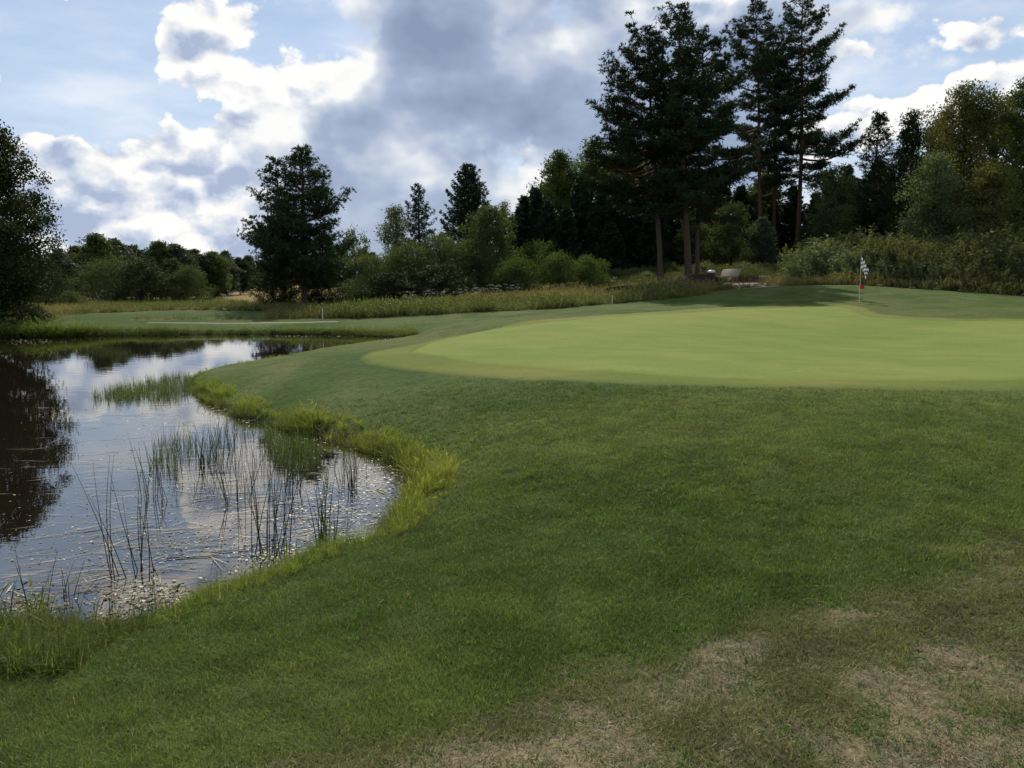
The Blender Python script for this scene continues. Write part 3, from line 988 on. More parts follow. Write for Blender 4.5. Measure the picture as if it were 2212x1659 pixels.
# spreading pine by the path, two leaders
x, y, h = px_tree(304, 150, 48)
def env_a(u, az):
    return 3.9 * (1 - u) ** .95 * (0.66 + .34 * min(1, u * 4 + .3)) + .20
plant('pine_tree', make_pine(11, h, (.1, .1), .16, .2, .17, env_a, 84, .19, fork=(1.2, -1.35, .3, h * .93), dens=1.45, needles=9, gap=.06, rise=.62), x, y,
      'broad bushy pine with two leaders beside the gravel path and pond', 'pine tree', rz=.4)

# tall pines round the bench
def env_b(wl, wr, p=.7, dirx=1.0):
    def f(u, az):
        c = math.cos(az)
        w_ = wl if c < 0 else wr
        return (w_ * abs(c) ** .7 + .5 * (wl + wr) * .75 * (1 - abs(c) ** .7)) * (1 - u ** 1.7) ** .8 * (0.45 + .55 * min(1, u * 3.5 + .25)) + .3
    return f
TP = [
    ('pine_tree', 21, 661, 650, 33, 58.5, .26, .20, env_b(5.2, 3.0), 100, None, 0.02, .12, 'tall pine with low sweeping boughs over the meadow, behind the boulder'),
    ('pine_tree', 22, 689, 680, 11, 58, .26, .25, env_b(3.4, 3.4), 104, None, 0.1, .18, 'tall straight pine with thick reddish trunk rising beside the boulder'),
    ('pine_tree', 23, 697, 704, 33, 61, .24, .16, env_b(2.9, 3.9), 100, None, 0.1, .2, 'tall slim pine leaning towards the bench, just behind the boulder'),
    ('pine_tree', 24, 762, 756, 0, 79, .36, .22, env_b(4.4, 3.6), 96, None, 0.1, .2, 'tall pine with bare red trunk beside the low stone seat'),
    ('pine_tree', 25, 774, 774, 38, 82, .36, .19, env_b(3.6, 3.6), 84, None, 0.15, .25, 'slimmer pine with red trunk in the middle of the tall trio'),
    ('pine_tree', 26, 796, 804, -12, 79, .32, .25, env_b(3.6, 5.4), 100, None, 0.1, .2, 'tallest pine of the trio with one long low bough reaching out sideways'),
]
for name, seed, ub, ut, vt, D, c0, r0, env, nl, fork, bare, gap, lab in TP:
    xb = at(ub, 285, D)[0]; h = top_h(ut, vt, D)
    dx = at(ut, vt, D)[0] - xb
    plant(name, make_pine(seed, h, (dx, .3), c0, .2, r0, env, int(nl * .80), .25, dens=1.65, bare=bare, gap=gap, needles=8), xb, D, lab, 'pine tree', 'tall pines around the bench')

# spruces and a young pine on the wood's edge
x, y, h = px_tree(420, 183, 70)
plant('spruce_tree', make_spruce(31, h, 2.7, .06, 105, .42, .20, .30), x, y, 'slender open-branched spruce rising behind the willows', 'spruce tree')
x, y, h = px_tree(469, 163, 75)
plant('spruce_tree', make_spruce(32, h, 3.9, .04, 170, .30, .24), x, y, 'dense dark pointed spruce, taller of the pair behind the willows', 'spruce tree')
x, y, h = px_tree(444, 232, 72)
plant('spruce_tree', make_spruce(33, h, 1.2, .04, 60, .30, .20), x, y, 'small young spruce between the two bigger spruces', 'spruce tree')
def env_c(u, az):
    return 2.5 * (1 - u) ** .7 + .12
x, y, h = px_tree(868, 116, 72)
plant('pine_tree', make_pine(41, h, (.2, 0), .22, .2, .17, env_c, 90, .24, dens=.8), x, y, 'young cone-shaped pine between the pine trio and the leafy trees', 'pine tree')
def env_d(u, az):
    return 1.7 * (1 - u) ** .6 + .12
x, y, h = px_tree(892, 152, 70)
plant('pine_tree', make_pine(42, h, (.1, 0), .2, .2, .12, env_d, 60, .24, dens=.8), x, y, 'short bushy pine tucked against the dark leafy tree', 'pine tree')

# alder on the pond's far shore
x, D = at(-10, 285, 33.0)[0], 33.0
h = top_h(8, 122, D)
plant('alder_tree', make_broadleaf(51, h, 2.75, .10, 'alder', .085, 380, 100, .48, 'tall', .14, narrow=.7, shell=.35, ragged=.22), x, D, 'dark alder standing on the pond shore, reflected in the water', 'alder tree')
x = at(-40, 285, 35)[0]
plant('alder_tree', make_broadleaf(52, 7.2, 2.6, .08, 'alder', .10, 200, 70, .5, 'tall', .12, narrow=.7, shell=.35), x, 35.5, 'second alder close behind the shore alder', 'alder tree')

# broadleaved trees, each with its own crown
BT = [
    # name, seed, u, top v, D, halfwidth px, crown0, mat, shape, leaf, nclump, per, bark, weep, label, cat
    ('birch_tree', 61, 396, 206, 66, 17, .12, 'birch', 'oval', .12, 120, 46, 'birch_bark', .5, 'pale hanging birch next to the slender spruce', 'birch tree'),
    ('birch_tree', 62, 503, 196, 76, 13, .15, 'birch', 'tall', .12, 90, 44, 'birch_bark', .6, 'thin pale birch next to the dense dark spruce', 'birch tree'),
    ('birch_tree', 63, 356, 229, 66, 20, .10, 'birch', 'oval', .13, 90, 44, 'birch_bark', .4, 'low feathery birch half hidden behind the broad pine', 'birch tree'),
    ('leafy_tree', 64, 489, 207, 64, 27, .08, 'willow', 'oval', .12, 190, 60, 'bark', 0, 'round grey-green leafy tree in front of the dense spruce', 'tree'),
    ('aspen_tree', 65, 558, 152, 77, 30, .05, 'aspen', 'tall', .16, 300, 56, 'bark', 0, 'upright aspen, first of the close row leading to the tall pines', 'aspen tree'),
    ('aspen_tree', 66, 590, 142, 75, 32, .05, 'aspen', 'tall', .16, 320, 56, 'bark', 0, 'upright aspen, second in the close row leading to the tall pines', 'aspen tree'),
    ('aspen_tree', 67, 622, 138, 77, 32, .05, 'aspen', 'tall', .16, 320, 56, 'bark', 0, 'upright aspen half behind the boughs of the leaning pine', 'aspen tree'),
    ('aspen_tree', 76, 645, 150, 82, 30, .05, 'dark_leaf', 'tall', .17, 260, 56, 'bark', 0, 'dark aspen filling the space behind the leaning pine', 'aspen tree'),
    ('leafy_tree', 68, 903, 112, 62, 22, .14, 'dark_leaf', 'tall', .13, 180, 56, 'bark', 0, 'dark narrow leafy tree at the corner of the leafy group', 'tree'),
    ('leafy_tree', 69, 955, 88, 60, 46, .10, 'olive', 'oval', .13, 430, 62, 'bark', 0, 'large olive-green leafy tree with thin twiggy top', 'tree'),
    ('leafy_tree', 70, 1022, 76, 58, 40, .10, 'aspen', 'oval', .13, 400, 62, 'bark', 0, 'tall deep green leafy tree with a solid rounded top', 'tree'),
    ('leafy_tree', 71, 930, 152, 55, 34, .02, 'willow_pale', 'dome', .11, 260, 60, 'bark', .3, 'pale sallow leaning out in front of the leafy trees', 'tree'),
    ('leafy_tree', 72, 832, 166, 69, 24, .06, 'willow', 'oval', .12, 170, 56, 'bark', 0, 'loose grey-green tree under the young pine', 'tree'),
    ('leafy_tree', 73, 985, 165, 54, 34, .05, 'olive', 'oval', .11, 230, 60, 'bark', 0, 'olive sallow standing over the herb bank', 'tree'),
    ('leafy_tree', 74, 1075, 100, 56, 40, .06, 'olive', 'oval', .12, 260, 62, 'bark', 0, 'spreading olive tree at the end of the leafy group', 'tree'),
    ('leafy_tree', 77, 986, 98, 65, 40, .06, 'olive', 'oval', .15, 260, 56, 'bark', 0, 'olive tree filling the gap behind the two biggest leafy trees', 'tree'),
    ('leafy_tree', 78, 930, 118, 67, 32, .06, 'aspen', 'oval', .15, 220, 56, 'bark', 0, 'green leafy tree between the dark narrow tree and the large olive one', 'tree'),
    ('leafy_tree', 79, 1050, 88, 63, 40, .06, 'aspen', 'oval', .15, 240, 56, 'bark', 0, 'green leafy tree behind the spreading olive tree', 'tree'),
    ('leafy_tree', 75, 728, 205, 74, 22, .05, 'willow', 'oval', .12, 150, 56, 'bark', 0, 'young grey-green tree in the gap behind the bench', 'tree'),
]
for name, seed, u, v, D, hw, c0, mat, shape, leaf, nc, per, bark, weep, lab, cat in BT:
    x, y, h = px_tree(u, v, D)
    wd = hw / FPX * D
    plant(name, make_broadleaf(seed, h, wd, c0, mat, leaf, nc, per, .11 * wd + .32, shape, None, bark, weep=weep, shell=.4, ragged=.3), x, y, lab, cat)

# ------------------------------------------------------------------ bushes
B_DARK = [make_broadleaf(80 + i, 5.0, 3.0, .0, 'dark_leaf', .13, 190, 52, .62, 'dome', .05, 'twig', 5, shell=.6, ragged=.4) for i in range(2)]
B_WILL = [make_broadleaf(84 + i, 4.0, 2.6, .0, 'willow', .12, 190, 54, .55, 'dome', .05, 'twig', 6, shell=.6, narrow=.35, ragged=.45) for i in range(3)]
B_BRIGHT = [make_broadleaf(88 + i, 2.6, 1.9, .0, 'willow_bright', .13, 150, 50, .42, 'dome', .035, 'twig', 7, shell=.55, narrow=.3, up=.5, ragged=.55) for i in range(2)]
B_PALE = [make_broadleaf(92 + i, 1.8, 1.1, .0, 'willow_pale', .09, 90, 44, .32, 'dome', .02, 'twig', 7, shell=.5, narrow=.32, up=.6, ragged=.4) for i in range(3)]
def bush(proto, u, v, D, hw, lab, base_h, base_w, group=None, name='willow_shrub', rz=None, y=None):
    x, yy, h = px_tree(u, v, D)
    wd = hw / FPX * D
    return plant(name, proto, x, yy, lab, 'shrub', group, (wd / base_w, wd / base_w, h / base_h), RNG.random() * 6.28 if rz is None else rz)
G_L, G_M, G_B = 'bushes at the far end of the pond', 'willow thicket along the meadow', 'saplings behind the bench'
bush(B_DARK[0], 140, 262, 62, 36, 'big dark rounded bush beyond the grassy bank', 5, 3, G_L)
bush(B_WILL[0], 188, 268, 63, 25, 'grey-green rounded bush sloping down to the dry field', 4, 2.6, G_L)
bush(B_WILL[1], 112, 258, 68, 36, 'wide bush behind the big dark one', 4, 2.6, G_L)
bush(B_WILL[2], 70, 291, 55, 15, 'small pale rounded bush standing alone in the rough', 4, 2.6, G_L)
bush(B_DARK[1], 40, 262, 56, 34, 'dark bush in the shade behind the alder', 5, 3, G_L)
bush(B_DARK[0], 22, 303, 34.5, 26, 'low dark bush leaning over the water under the alder', 5, 3, G_L)
bush(B_DARK[1], -28, 296, 35, 30, 'taller dark bush leaning over the water under the alder', 5, 3, G_L)
bush(B_DARK[0], 275, 268, 50.5, 24, 'dark bush under the low boughs of the broad pine', 5, 3, None)
bush(B_DARK[1], 318, 262, 51, 30, 'dense dark bush behind the trunk of the broad pine', 5, 3, None)
bush(B_WILL[0], 372, 258, 60, 36, 'dull green willow next to the broad pine', 4, 2.6, G_M)
bush(B_WILL[1], 412, 244, 61, 38, 'willow below the slender spruce', 4, 2.6, G_M)
bush(B_WILL[2], 442, 236, 62, 40, 'tallest willow of the thicket, below the dark spruce', 4, 2.6, G_M)
bush(B_WILL[0], 476, 242, 62, 32, 'willow at the foot of the round leafy tree', 4, 2.6, G_M)
bush(B_DARK[1], 440, 264, 58, 36, 'dark low bush at the shady front of the thicket', 5, 3, G_M)
bush(B_DARK[0], 392, 272, 57.5, 32, 'dark low bush where the thicket meets the path', 5, 3, G_M)
bush(B_BRIGHT[0], 516, 258, 58, 29, 'bright green rounded willow at the meadow edge', 2.6, 1.9, G_M)
bush(B_BRIGHT[1], 556, 254, 60, 27, 'taller bright willow beside the rounded one', 2.6, 1.9, G_M)
bush(B_BRIGHT[0], 588, 257, 60, 22, 'bright willow with upright shoots under the aspens', 2.6, 1.9, G_M)
bush(B_BRIGHT[1], 540, 244, 65, 28, 'willow at the foot of the dark conifers', 2.6, 1.9, G_M)
for i, (u, v, D, hw) in enumerate([(613, 272, 62, 12), (632, 268, 64, 13), (646, 271, 61, 10), (668, 263, 65, 16), (676, 272, 60, 8), (704, 262, 66, 15), (722, 265, 67, 14), (742, 262, 67, 14), (752, 268, 65, 10), (778, 264, 66, 13), (812, 268, 62, 14), (786, 272, 64, 10)]):
    bush((B_PALE if i % 3 else B_BRIGHT)[i % (3 if i % 3 else 2)], u, v, D, hw, ('pale' if i % 3 else 'bright green') + ' leafy sapling in the scrub strip, ' + anchor(u, A_WOOD), 1.8 if i % 3 else 2.6, 1.1 if i % 3 else 1.9, G_B, 'willow_sapling')

# ------------------------------------------------------------------ wood behind: shared trees
W_SPR = [make_spruce(100 + i, 10, 2.4, .02, 130, .34, .32) for i in range(3)]
W_LEAF = [make_broadleaf(104 + i, 9, 2.6, .06, ('dark_leaf', 'willow', 'far_leaf')[i], .22, 230, 46, .62, 'tall', shell=.4) for i in range(3)]
def wood_tree(k, u, v, D, group, lab, leafy):
    x, y, h = px_tree(u, v, D)
    if leafy:
        s = h / 9
        wide = 1.4 if D > 70 and u < 400 else 1.0
        plant('wood_tree', W_LEAF[k % 3], x, y, lab, 'tree', group, (s * wide, s * wide, s), RNG.random() * 6.28)
    else:
        s = h / 10
        plant('wood_spruce', W_SPR[k % 3], x, y, lab, 'spruce tree', group, (max(s, .75), max(s, .75), s), RNG.random() * 6.28)
GW = 'dark wood behind the bench'
k = 0
for u, v, D in [(524, 195, 70), (536, 187, 71), (548, 200, 69), (515, 214, 74), (580, 178, 72), (600, 190, 70), (620, 185, 71), (640, 180, 73), (566, 205, 69), (655, 195, 74), (676, 190, 78), (702, 196, 80), (720, 176, 84), (648, 215, 69), (610, 222, 68),
                (745, 205, 86), (770, 200, 84), (790, 185, 84), (812, 192, 80), (838, 182, 84), (858, 178, 78), (880, 175, 78), (905, 180, 76), (925, 165, 80), (852, 190, 76), (886, 190, 75), (842, 165, 86), (872, 160, 88), (738, 185, 90), (756, 180, 92), (826, 175, 88), (668, 170, 86), (690, 172, 88), (712, 168, 90), (915, 165, 74)]:
    wood_tree(k, u, v, D, GW, 'dark spruce of the close wood, ' + anchor(u, A_WOOD), False); k += 1
for u, v, D in [(660, 205, 88), (735, 190, 92), (765, 175, 90), (815, 200, 90), (560, 170, 84), (690, 215, 74), (760, 218, 76), (810, 222, 72), (912, 200, 66), (950, 190, 66), (1000, 180, 64), (1040, 190, 62), (1090, 160, 60), (1010, 225, 56), (955, 228, 57)]:
    wood_tree(k, u, v, D, GW, 'shaded leafy tree of the close wood, ' + anchor(u, A_WOOD), True); k += 1
GF = 'far wood across the dry field'
for i, u in enumerate(np.linspace(-60, 400, 38)):
    v = 254 + 5 * math.sin(u * .05) + RNG.normal() * 3.0 + (4 if 200 < u < 270 else 0)
    wood_tree(i, u + RNG.normal() * 3, v, 150 + RNG.random() * 40, GF, ('far leafy tree' if i % 3 else 'far pointed spruce') + ' of the low far wood, ' + anchor(u, A_FAR), i % 3 != 0)
GN = 'trees between the bushes and the dry field'
for i, (u, v, D) in enumerate([(76, 247, 84), (98, 236, 80), (118, 240, 82), (136, 246, 86), (160, 243, 92), (178, 245, 94), (196, 250, 98), (214, 253, 100), (60, 250, 76), (20, 244, 72), (-30, 236, 70), (226, 257, 112), (240, 258, 118)]):
    wood_tree(i, u, v, D, GN, 'middle-sized leafy tree before the far wood, ' + anchor(u, A_FAR), True)
# ------------------------------------------------------------------ scatter: points carrying instances (turf, rough grass, reeds: things nobody could count)
def scatter(name, pts, rot, scl, tint, idx, sources, kind='stuff', label=None):
    src = bpy.data.collections.new(name + '_sources')
    for i, s in enumerate(sources):
        o = bpy.data.objects.new('%s_source_%02d' % (name, i), s)
        src.objects.link(o)
    me = bpy.data.meshes.new(name)
    n = len(pts)
    me.vertices.add(n)
    me.vertices.foreach_set('co', np.ascontiguousarray(pts, np.float32).ravel())
    a = me.attributes.new('rot', 'FLOAT_VECTOR', 'POINT'); a.data.foreach_set('vector', np.ascontiguousarray(rot, np.float32).ravel())
    a = me.attributes.new('scl', 'FLOAT_VECTOR', 'POINT'); a.data.foreach_set('vector', np.ascontiguousarray(scl, np.float32).ravel())
    a = me.attributes.new('pick', 'INT', 'POINT'); a.data.foreach_set('value', np.ascontiguousarray(idx, np.int32))
    c4 = np.ones((n, 4), np.float32); c4[:, :3] = tint
    a = me.attributes.new('tint', 'FLOAT_COLOR', 'POINT'); a.data.foreach_set('color', c4.ravel())
    ng = bpy.data.node_groups.new(name + '_scatter', 'GeometryNodeTree')
    ng.interface.new_socket('Geometry', in_out='INPUT', socket_type='NodeSocketGeometry')
    ng.interface.new_socket('Geometry', in_out='OUTPUT', socket_type='NodeSocketGeometry')
    N_ = ng.nodes
    gi = N_.new('NodeGroupInput'); go = N_.new('NodeGroupOutput')
    ci = N_.new('GeometryNodeCollectionInfo')
    ci.inputs['Collection'].default_value = src
    ci.inputs['Separate Children'].default_value = True
    ci.inputs['Reset Children'].default_value = True
    ip = N_.new('GeometryNodeInstanceOnPoints')
    def na(nm, t):
        q = N_.new('GeometryNodeInputNamedAttribute'); q.data_type = t; q.inputs['Name'].default_value = nm
        return q.outputs['Attribute']
    L = ng.links.new
    L(gi.outputs[0], ip.inputs['Points']); L(ci.outputs[0], ip.inputs['Instance'])
    ip.inputs['Pick Instance'].default_value = True
    L(na('pick', 'INT'), ip.inputs['Instance Index'])
    er = N_.new('FunctionNodeEulerToRotation')
    L(na('rot', 'FLOAT_VECTOR'), er.inputs[0]); L(er.outputs[0], ip.inputs['Rotation'])
    L(na('scl', 'FLOAT_VECTOR'), ip.inputs['Scale'])
    L(ip.outputs[0], go.inputs[0])
    o = link(name, me)
    md = o.modifiers.new('scatter', 'NODES'); md.node_group = ng
    tag(o, label, None, None, kind)
    return o

def strip(mb, base, dirs, side, ln, wd, bend, seg=3):
    """grass blades as bent tapering strips; all arrays of length n"""
    n = len(base)
    t = np.linspace(0, 1, seg + 1)
    rows = []
    for k, tk in enumerate(t):
        c = base + dirs * (ln * tk)[:, None] + bend * (ln * tk * tk)[:, None]
        wk = (wd * (1 - tk ** 1.6) * .5 + .0004)[:, None]
        rows += [c - side * wk, c + side * wk]
    v = np.stack(rows, 1).reshape(-1, 3)
    m = 2 * (seg + 1)
    f = []
    for k in range(seg):
        f.append(np.array([2 * k, 2 * k + 1, 2 * k + 3, 2 * k + 2]))
    f = (np.arange(n)[:, None, None] * m + np.array(f)[None]).reshape(-1, 4)
    mb.add(v, f)

def tuft(seed, n, rad, h, wd, spread, bend, mat, seg=3, seeds=0, flop=0.0):
    r = np.random.default_rng(seed)
    mb = MB()
    b = np.stack([r.normal(size=n) * rad, r.normal(size=n) * rad, np.zeros(n) - .004], 1)
    az = r.random(n) * 6.283
    sp = np.abs(r.normal(size=n)) * spread + flop
    d = unit(np.stack([np.cos(az) * sp, np.sin(az) * sp, np.ones(n)], 1))
    s = unit(np.stack([-np.sin(az) + r.normal(size=n) * .4, np.cos(az) + r.normal(size=n) * .4, r.normal(size=n) * .2], 1))
    ln = h * r.uniform(.45, 1.1, n)
    bd = np.stack([np.cos(az) * bend, np.sin(az) * bend, -np.full(n, bend * .5)], 1) * r.random(n)[:, None] * 1.6
    strip(mb, b, d, s, ln, wd * r.uniform(.7, 1.3, n), bd, seg)
    if seeds:
        k = min(seeds, n)
        tip = b[:k] + d[:k] * ln[:k, None] + bd[:k] * ln[:k, None]
        up_ = unit(d[:k] + bd[:k] * 1.5)
        for q in range(3):
            dd = unit(up_ + rand_dirs(r, k) * .25)
            mb.blades(tip - up_ * .05 * q, dd, side_of(dd, r), .10 * h / .6, .022 * h / .6)
    return mb.mesh('tuft', mat)

def blade_material(name, trans=.35, straw=.06, rough=.5, spec=.35, lo=.65, hi=1.45, tc=(1.18, 1.25, .68)):
    m, nt = new_mat(name)
    geo = nt.n('ShaderNodeNewGeometry'); oi = nt.n('ShaderNodeObjectInfo')
    ia = nt.n('ShaderNodeAttribute', attribute_type='INSTANCER', attribute_name='tint')
    rr = nt.m('FRACT', nt.m('ADD', geo.outputs['Random Per Island'], nt.m('MULTIPLY', oi.outputs['Random'], 7.31)))
    k = nt.m('ADD', lo, nt.m('MULTIPLY', rr, hi - lo))
    c = nt.v('SCALE', ia.outputs['Color'], scale=k)
    isst = nt.m('GREATER_THAN', nt.m('FRACT', nt.m('MULTIPLY', rr, 13.7)), 1.0 - straw)
    c = nt.mixc(isst, c, (.26, .23, .13))
    p = nt.n('ShaderNodeBsdfPrincipled')
    nt.put(p.inputs['Base Color'], c)
    p.inputs['Roughness'].default_value = rough
    p.inputs['Specular IOR Level'].default_value = spec
    t = nt.n('ShaderNodeBsdfTranslucent')
    nt.put(t.inputs['Color'], nt.mixc(1.0, c, tc, 'MULTIPLY'))
    mx = nt.n('ShaderNodeMixShader')
    mx.inputs[0].default_value = trans
    nt.put(mx.inputs[1], p.outputs[0]); nt.put(mx.inputs[2], t.outputs[0])
    finish(nt, mx.outputs[0])
    return m
M['blade'] = blade_material('turf_blades', .42, .07, .65, .06, .75, 1.35)
M['bank'] = blade_material('bank_grass_blades', .48, .05, .6, .10)
M['meadow'] = blade_material('meadow_blades', .38, .22, .65, .06)
M['reed'] = blade_material('reed_blades', .25, .06, .45, .4)
M['dryblade'] = blade_material('dry_turf_blades', .25, .25, .7, .06, tc=(1.1, 1.05, .8))

rs = np.random.default_rng(99)
def eul(n, tilt=.06):
    return np.stack([rs.normal(size=n) * tilt, rs.normal(size=n) * tilt, rs.random(n) * 6.283], 1)

# ---- mown turf near the camera
nc_ = 640000
dd_ = rs.uniform(1.3, 17.0, nc_); aa_ = rs.uniform(-R(72), R(72), nc_)
prob = dd_ * np.minimum(1, (3.4 / dd_)) ** 1.4; prob /= prob.max()
keep = rs.random(nc_) < prob * .62 * (1 - sstep(dd_, 7.5, 14.0))
px_, py_ = (dd_ * np.sin(aa_))[keep], (dd_ * np.cos(aa_))[keep]
sdp = poly_sd(px_, py_, POND)
fr_ = poly_sd(px_, py_, FRINGE)
ok = (sdp > .12) & (fr_ > .02) & (py_ > .5)
px_, py_, sdp = px_[ok], py_[ok], sdp[ok]
dz_ = dry_mask(px_, py_); th_ = thin_mask(px_, py_)
thin_keep = rs.random(len(px_)) > dz_ * .45
px_, py_, sdp, dz_, th_ = px_[thin_keep], py_[thin_keep], sdp[thin_keep], dz_[thin_keep], th_[thin_keep]
pz_ = height(px_, py_, sdp)
dist_ = np.hypot(px_, py_)
patchy = (.55 + .90 * fbm(px_, py_, 5.5, 3, 88))[:, None]
tint = lawn_colour(px_, py_, sdp) * np.array([1.82, 1.72, 1.50]) * patchy
isdry = rs.random(len(px_)) < np.clip(dz_ * 1.05 + th_ * .20, 0, .88)
greenback = C_LUSH * 1.6
tint = np.where(isdry[:, None], C_DRY * rs.uniform(.75, 1.5, (len(px_), 1)), tint)
gi_ = (~isdry) & (dz_ > .3)
tint[gi_] = greenback * rs.uniform(.9, 1.5, (gi_.sum(), 1))
sc_ = np.maximum(1, (dist_ / 3.6)) ** .40 * rs.uniform(.75, 1.25, len(px_))
idx_ = np.where(isdry, 4 + rs.integers(0, 3, len(px_)), rs.integers(0, 4, len(px_)))
turf_src = [tuft(300 + i, 16, .024, .034, .0034, .55, .5, M['blade'], 2) for i in range(4)] + [tuft(310 + i, 13, .028, .030, .0030, 1.6, .5, M['dryblade'], 2, flop=.5) for i in range(3)]
hs = sc_ ** .45 * (1 - .15 * th_) * (.6 + .8 * fbm(px_, py_, 4.0, 3, 89))
scatter('turf_grass', np.stack([px_, py_, pz_], 1), eul(len(px_), .12), np.stack([sc_, sc_, hs], 1), tint, idx_, turf_src)

# ---- long bright grass along the shore
def shore_points(n, lo, hi, box):
    x0, x1, y0, y1 = box
    a = rs.uniform(x0, x1, n); b = rs.uniform(y0, y1, n)
    s = poly_sd(a, b, POND)
    k = (s > lo) & (s < hi)
    return a[k], b[k], s[k]
bx, by, bs = [], [], []
BH = []
# right shore of the bay and the point
a, b, s = shore_points(60000, -.06, .42, (-8, 0.6, 6.2, 28))
k = rs.random(len(a)) < np.clip(1.15 - s * 1.3, 0, 1) * np.clip(1.6 * (8 / b) ** .9, .25, 1) * (1 - .88 * sstep(b, 17.0, 19.5)) * (.16 + .84 * sstep(fbm(a, b, 1.5, 3, 61), .36, .58))
bx.append(a[k]); by.append(b[k]); bs.append(s[k]); BH.append(np.where(b[k] > 16.5, .26, .62) * (.45 + 1.1 * fbm(a[k], b[k], 1.6, 3, 63)) * (1 - .55 * s[k] / .5))
# near shore, thin and short
a, b, s = shore_points(16000, -.05, .45, (-6, -.4, 4.0, 6.2))
k = (rs.random(len(a)) < np.clip(1 - s * 2.0, .04, .6)) & (a > -2.6)
bx.append(a[k]); by.append(b[k]); bs.append(s[k]); BH.append(np.full(k.sum(), .25) * rs.uniform(.5, 1.4, k.sum()) * np.where(rs.random(k.sum()) < .04, 2.0, 1))
# overgrown corner
a, b, s = shore_points(14000, .10, 1.15, (-9, -1.9, 3.2, 6.4))
k = (a < -2.32 - .25 * (b - 4.6)) & (rs.random(len(a)) < .34) & (b > 3.75)
bx.append(a[k]); by.append(b[k]); bs.append(s[k]); BH.append(rs.uniform(.28, .72, k.sum()))
# far shore
a, b, s = shore_points(60000, -.1, .7, (-34, -2, 27, 34))
k = (rs.random(len(a)) < .42 * np.clip(1.2 - s, 0, 1)) & ((a < -9.5) | (b > 31.2))
bx.append(a[k]); by.append(b[k]); bs.append(s[k]); BH.append(np.full(k.sum(), 1.0) * (.35 + .5 * fbm(a[k], b[k], .5, 2, 65)) * (1 + 1.2 * sstep(-a[k], 15.5, 18.5)))
bx, by, bs, BH = map(np.concatenate, (bx, by, bs, BH))
bz = np.maximum(height(bx, by, bs), -.03)
n_ = len(bx)
t_ = np.clip(fbm(bx, by, .8, 3, 71) + rs.normal(size=n_) * .15, 0, 1)[:, None]
tintb = np.array([.100, .150, .028]) * (1 - t_) + np.array([.265, .270, .056]) * t_
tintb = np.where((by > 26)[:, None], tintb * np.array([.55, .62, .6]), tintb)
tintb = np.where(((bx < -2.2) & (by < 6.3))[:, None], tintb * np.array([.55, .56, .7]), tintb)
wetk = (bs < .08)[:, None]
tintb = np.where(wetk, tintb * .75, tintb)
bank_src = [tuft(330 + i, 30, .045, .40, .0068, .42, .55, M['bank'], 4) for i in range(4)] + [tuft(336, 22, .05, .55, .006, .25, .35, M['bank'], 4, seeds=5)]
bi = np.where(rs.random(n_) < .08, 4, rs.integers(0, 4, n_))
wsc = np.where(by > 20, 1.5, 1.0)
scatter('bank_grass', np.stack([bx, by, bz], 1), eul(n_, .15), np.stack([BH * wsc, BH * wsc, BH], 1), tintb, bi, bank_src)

# ---- rough meadow grass
a = rs.uniform(-32, 34, 60000); b = rs.uniform(34, 66, 60000)
sm = np.minimum(poly_sd(a, b, MOWN), poly_sd(a, b, UPPER))
front = np.exp(-np.maximum(sm, 0) / 1.5)
k = (sm > .15) & (rs.random(len(a)) < .22 + .45 * front) & ((b < 58) | (a < 12)) & ~((a > 12.2) & (a < 17.5) & (b > 50.5) & (b < 63) & (rs.random(len(a)) < .9))
a, b, sm = a[k], b[k], sm[k]
sdm = poly_sd(a, b, POND)
n_ = len(a)
f1 = fbm(a, b, .16, 3, 81)
t_ = np.clip(sstep(f1, .48, .72) * (.3 + .7 * sstep(sm, .6, 3)) + rs.normal(size=n_) * .15, 0, 1)[:, None]
t_ = np.where(((a > 10.5) & (a < 23) & (b > 47.5))[:, None], np.clip(t_ + .6, 0, 1), t_)
tm = np.array([.075, .098, .028]) * (1 - t_) + np.array([.21, .165, .075]) * t_
hm = (.45 + .85 * fbm(a, b, .45, 3, 83)) * np.where(a < -9.5, .62, 1.0)
hm = hm * np.where((b < 42) & (a < -14), .6, 1)
meadow_src = [tuft(340 + i, 34, .13, .75, .014, .30, .35, M['meadow'], 3, seeds=9) for i in range(3)] + [tuft(345 + i, 34, .14, .55, .020, .45, .5, M['meadow'], 3) for i in range(2)]
scatter('meadow_grass', np.stack([a, b, height(a, b, sdm) - .02], 1), eul(n_, .10), np.stack([hm * 1.25, hm * 1.25, hm], 1), tm, rs.integers(0, 5, n_), meadow_src)

# ---- white umbels in the meadow
def umbel(seed):
    r = np.random.default_rng(seed)
    mb = MB()
    for s in range(3):
        h = r.uniform(.7, 1.05); p = r.normal(size=2) * .12
        top_ = np.array([p[0] + r.normal() * .08, p[1] + r.normal() * .08, h])
        mb.tube(np.array([[p[0], p[1], 0], top_]), [.007, .004], 3)
    return mb, r
def umbel_meshes(seed):
    r = np.random.default_rng(seed)
    mb = MB()
    for s in range(4):
        h = r.uniform(.75, 1.1); p = r.normal(size=2) * .16
        c = np.stack([p[0] + r.normal(size=16) * .06, p[1] + r.normal(size=16) * .06, h + r.normal(size=16) * .015], 1)
        dd = unit(rand_dirs(r, 16) * [1, 1, .25])
        mb.blades(c, dd, unit(np.cross(dd, [0, 0, 1.])), .035, .03, .5)
    return mb.mesh('umbel', M['flower'])
mf_, nt_f = new_mat('white_flowers')
finish(nt_f, principled(nt_f, (.42, .41, .34), .8, None, .1))
M['flower'] = mf_
pts = []
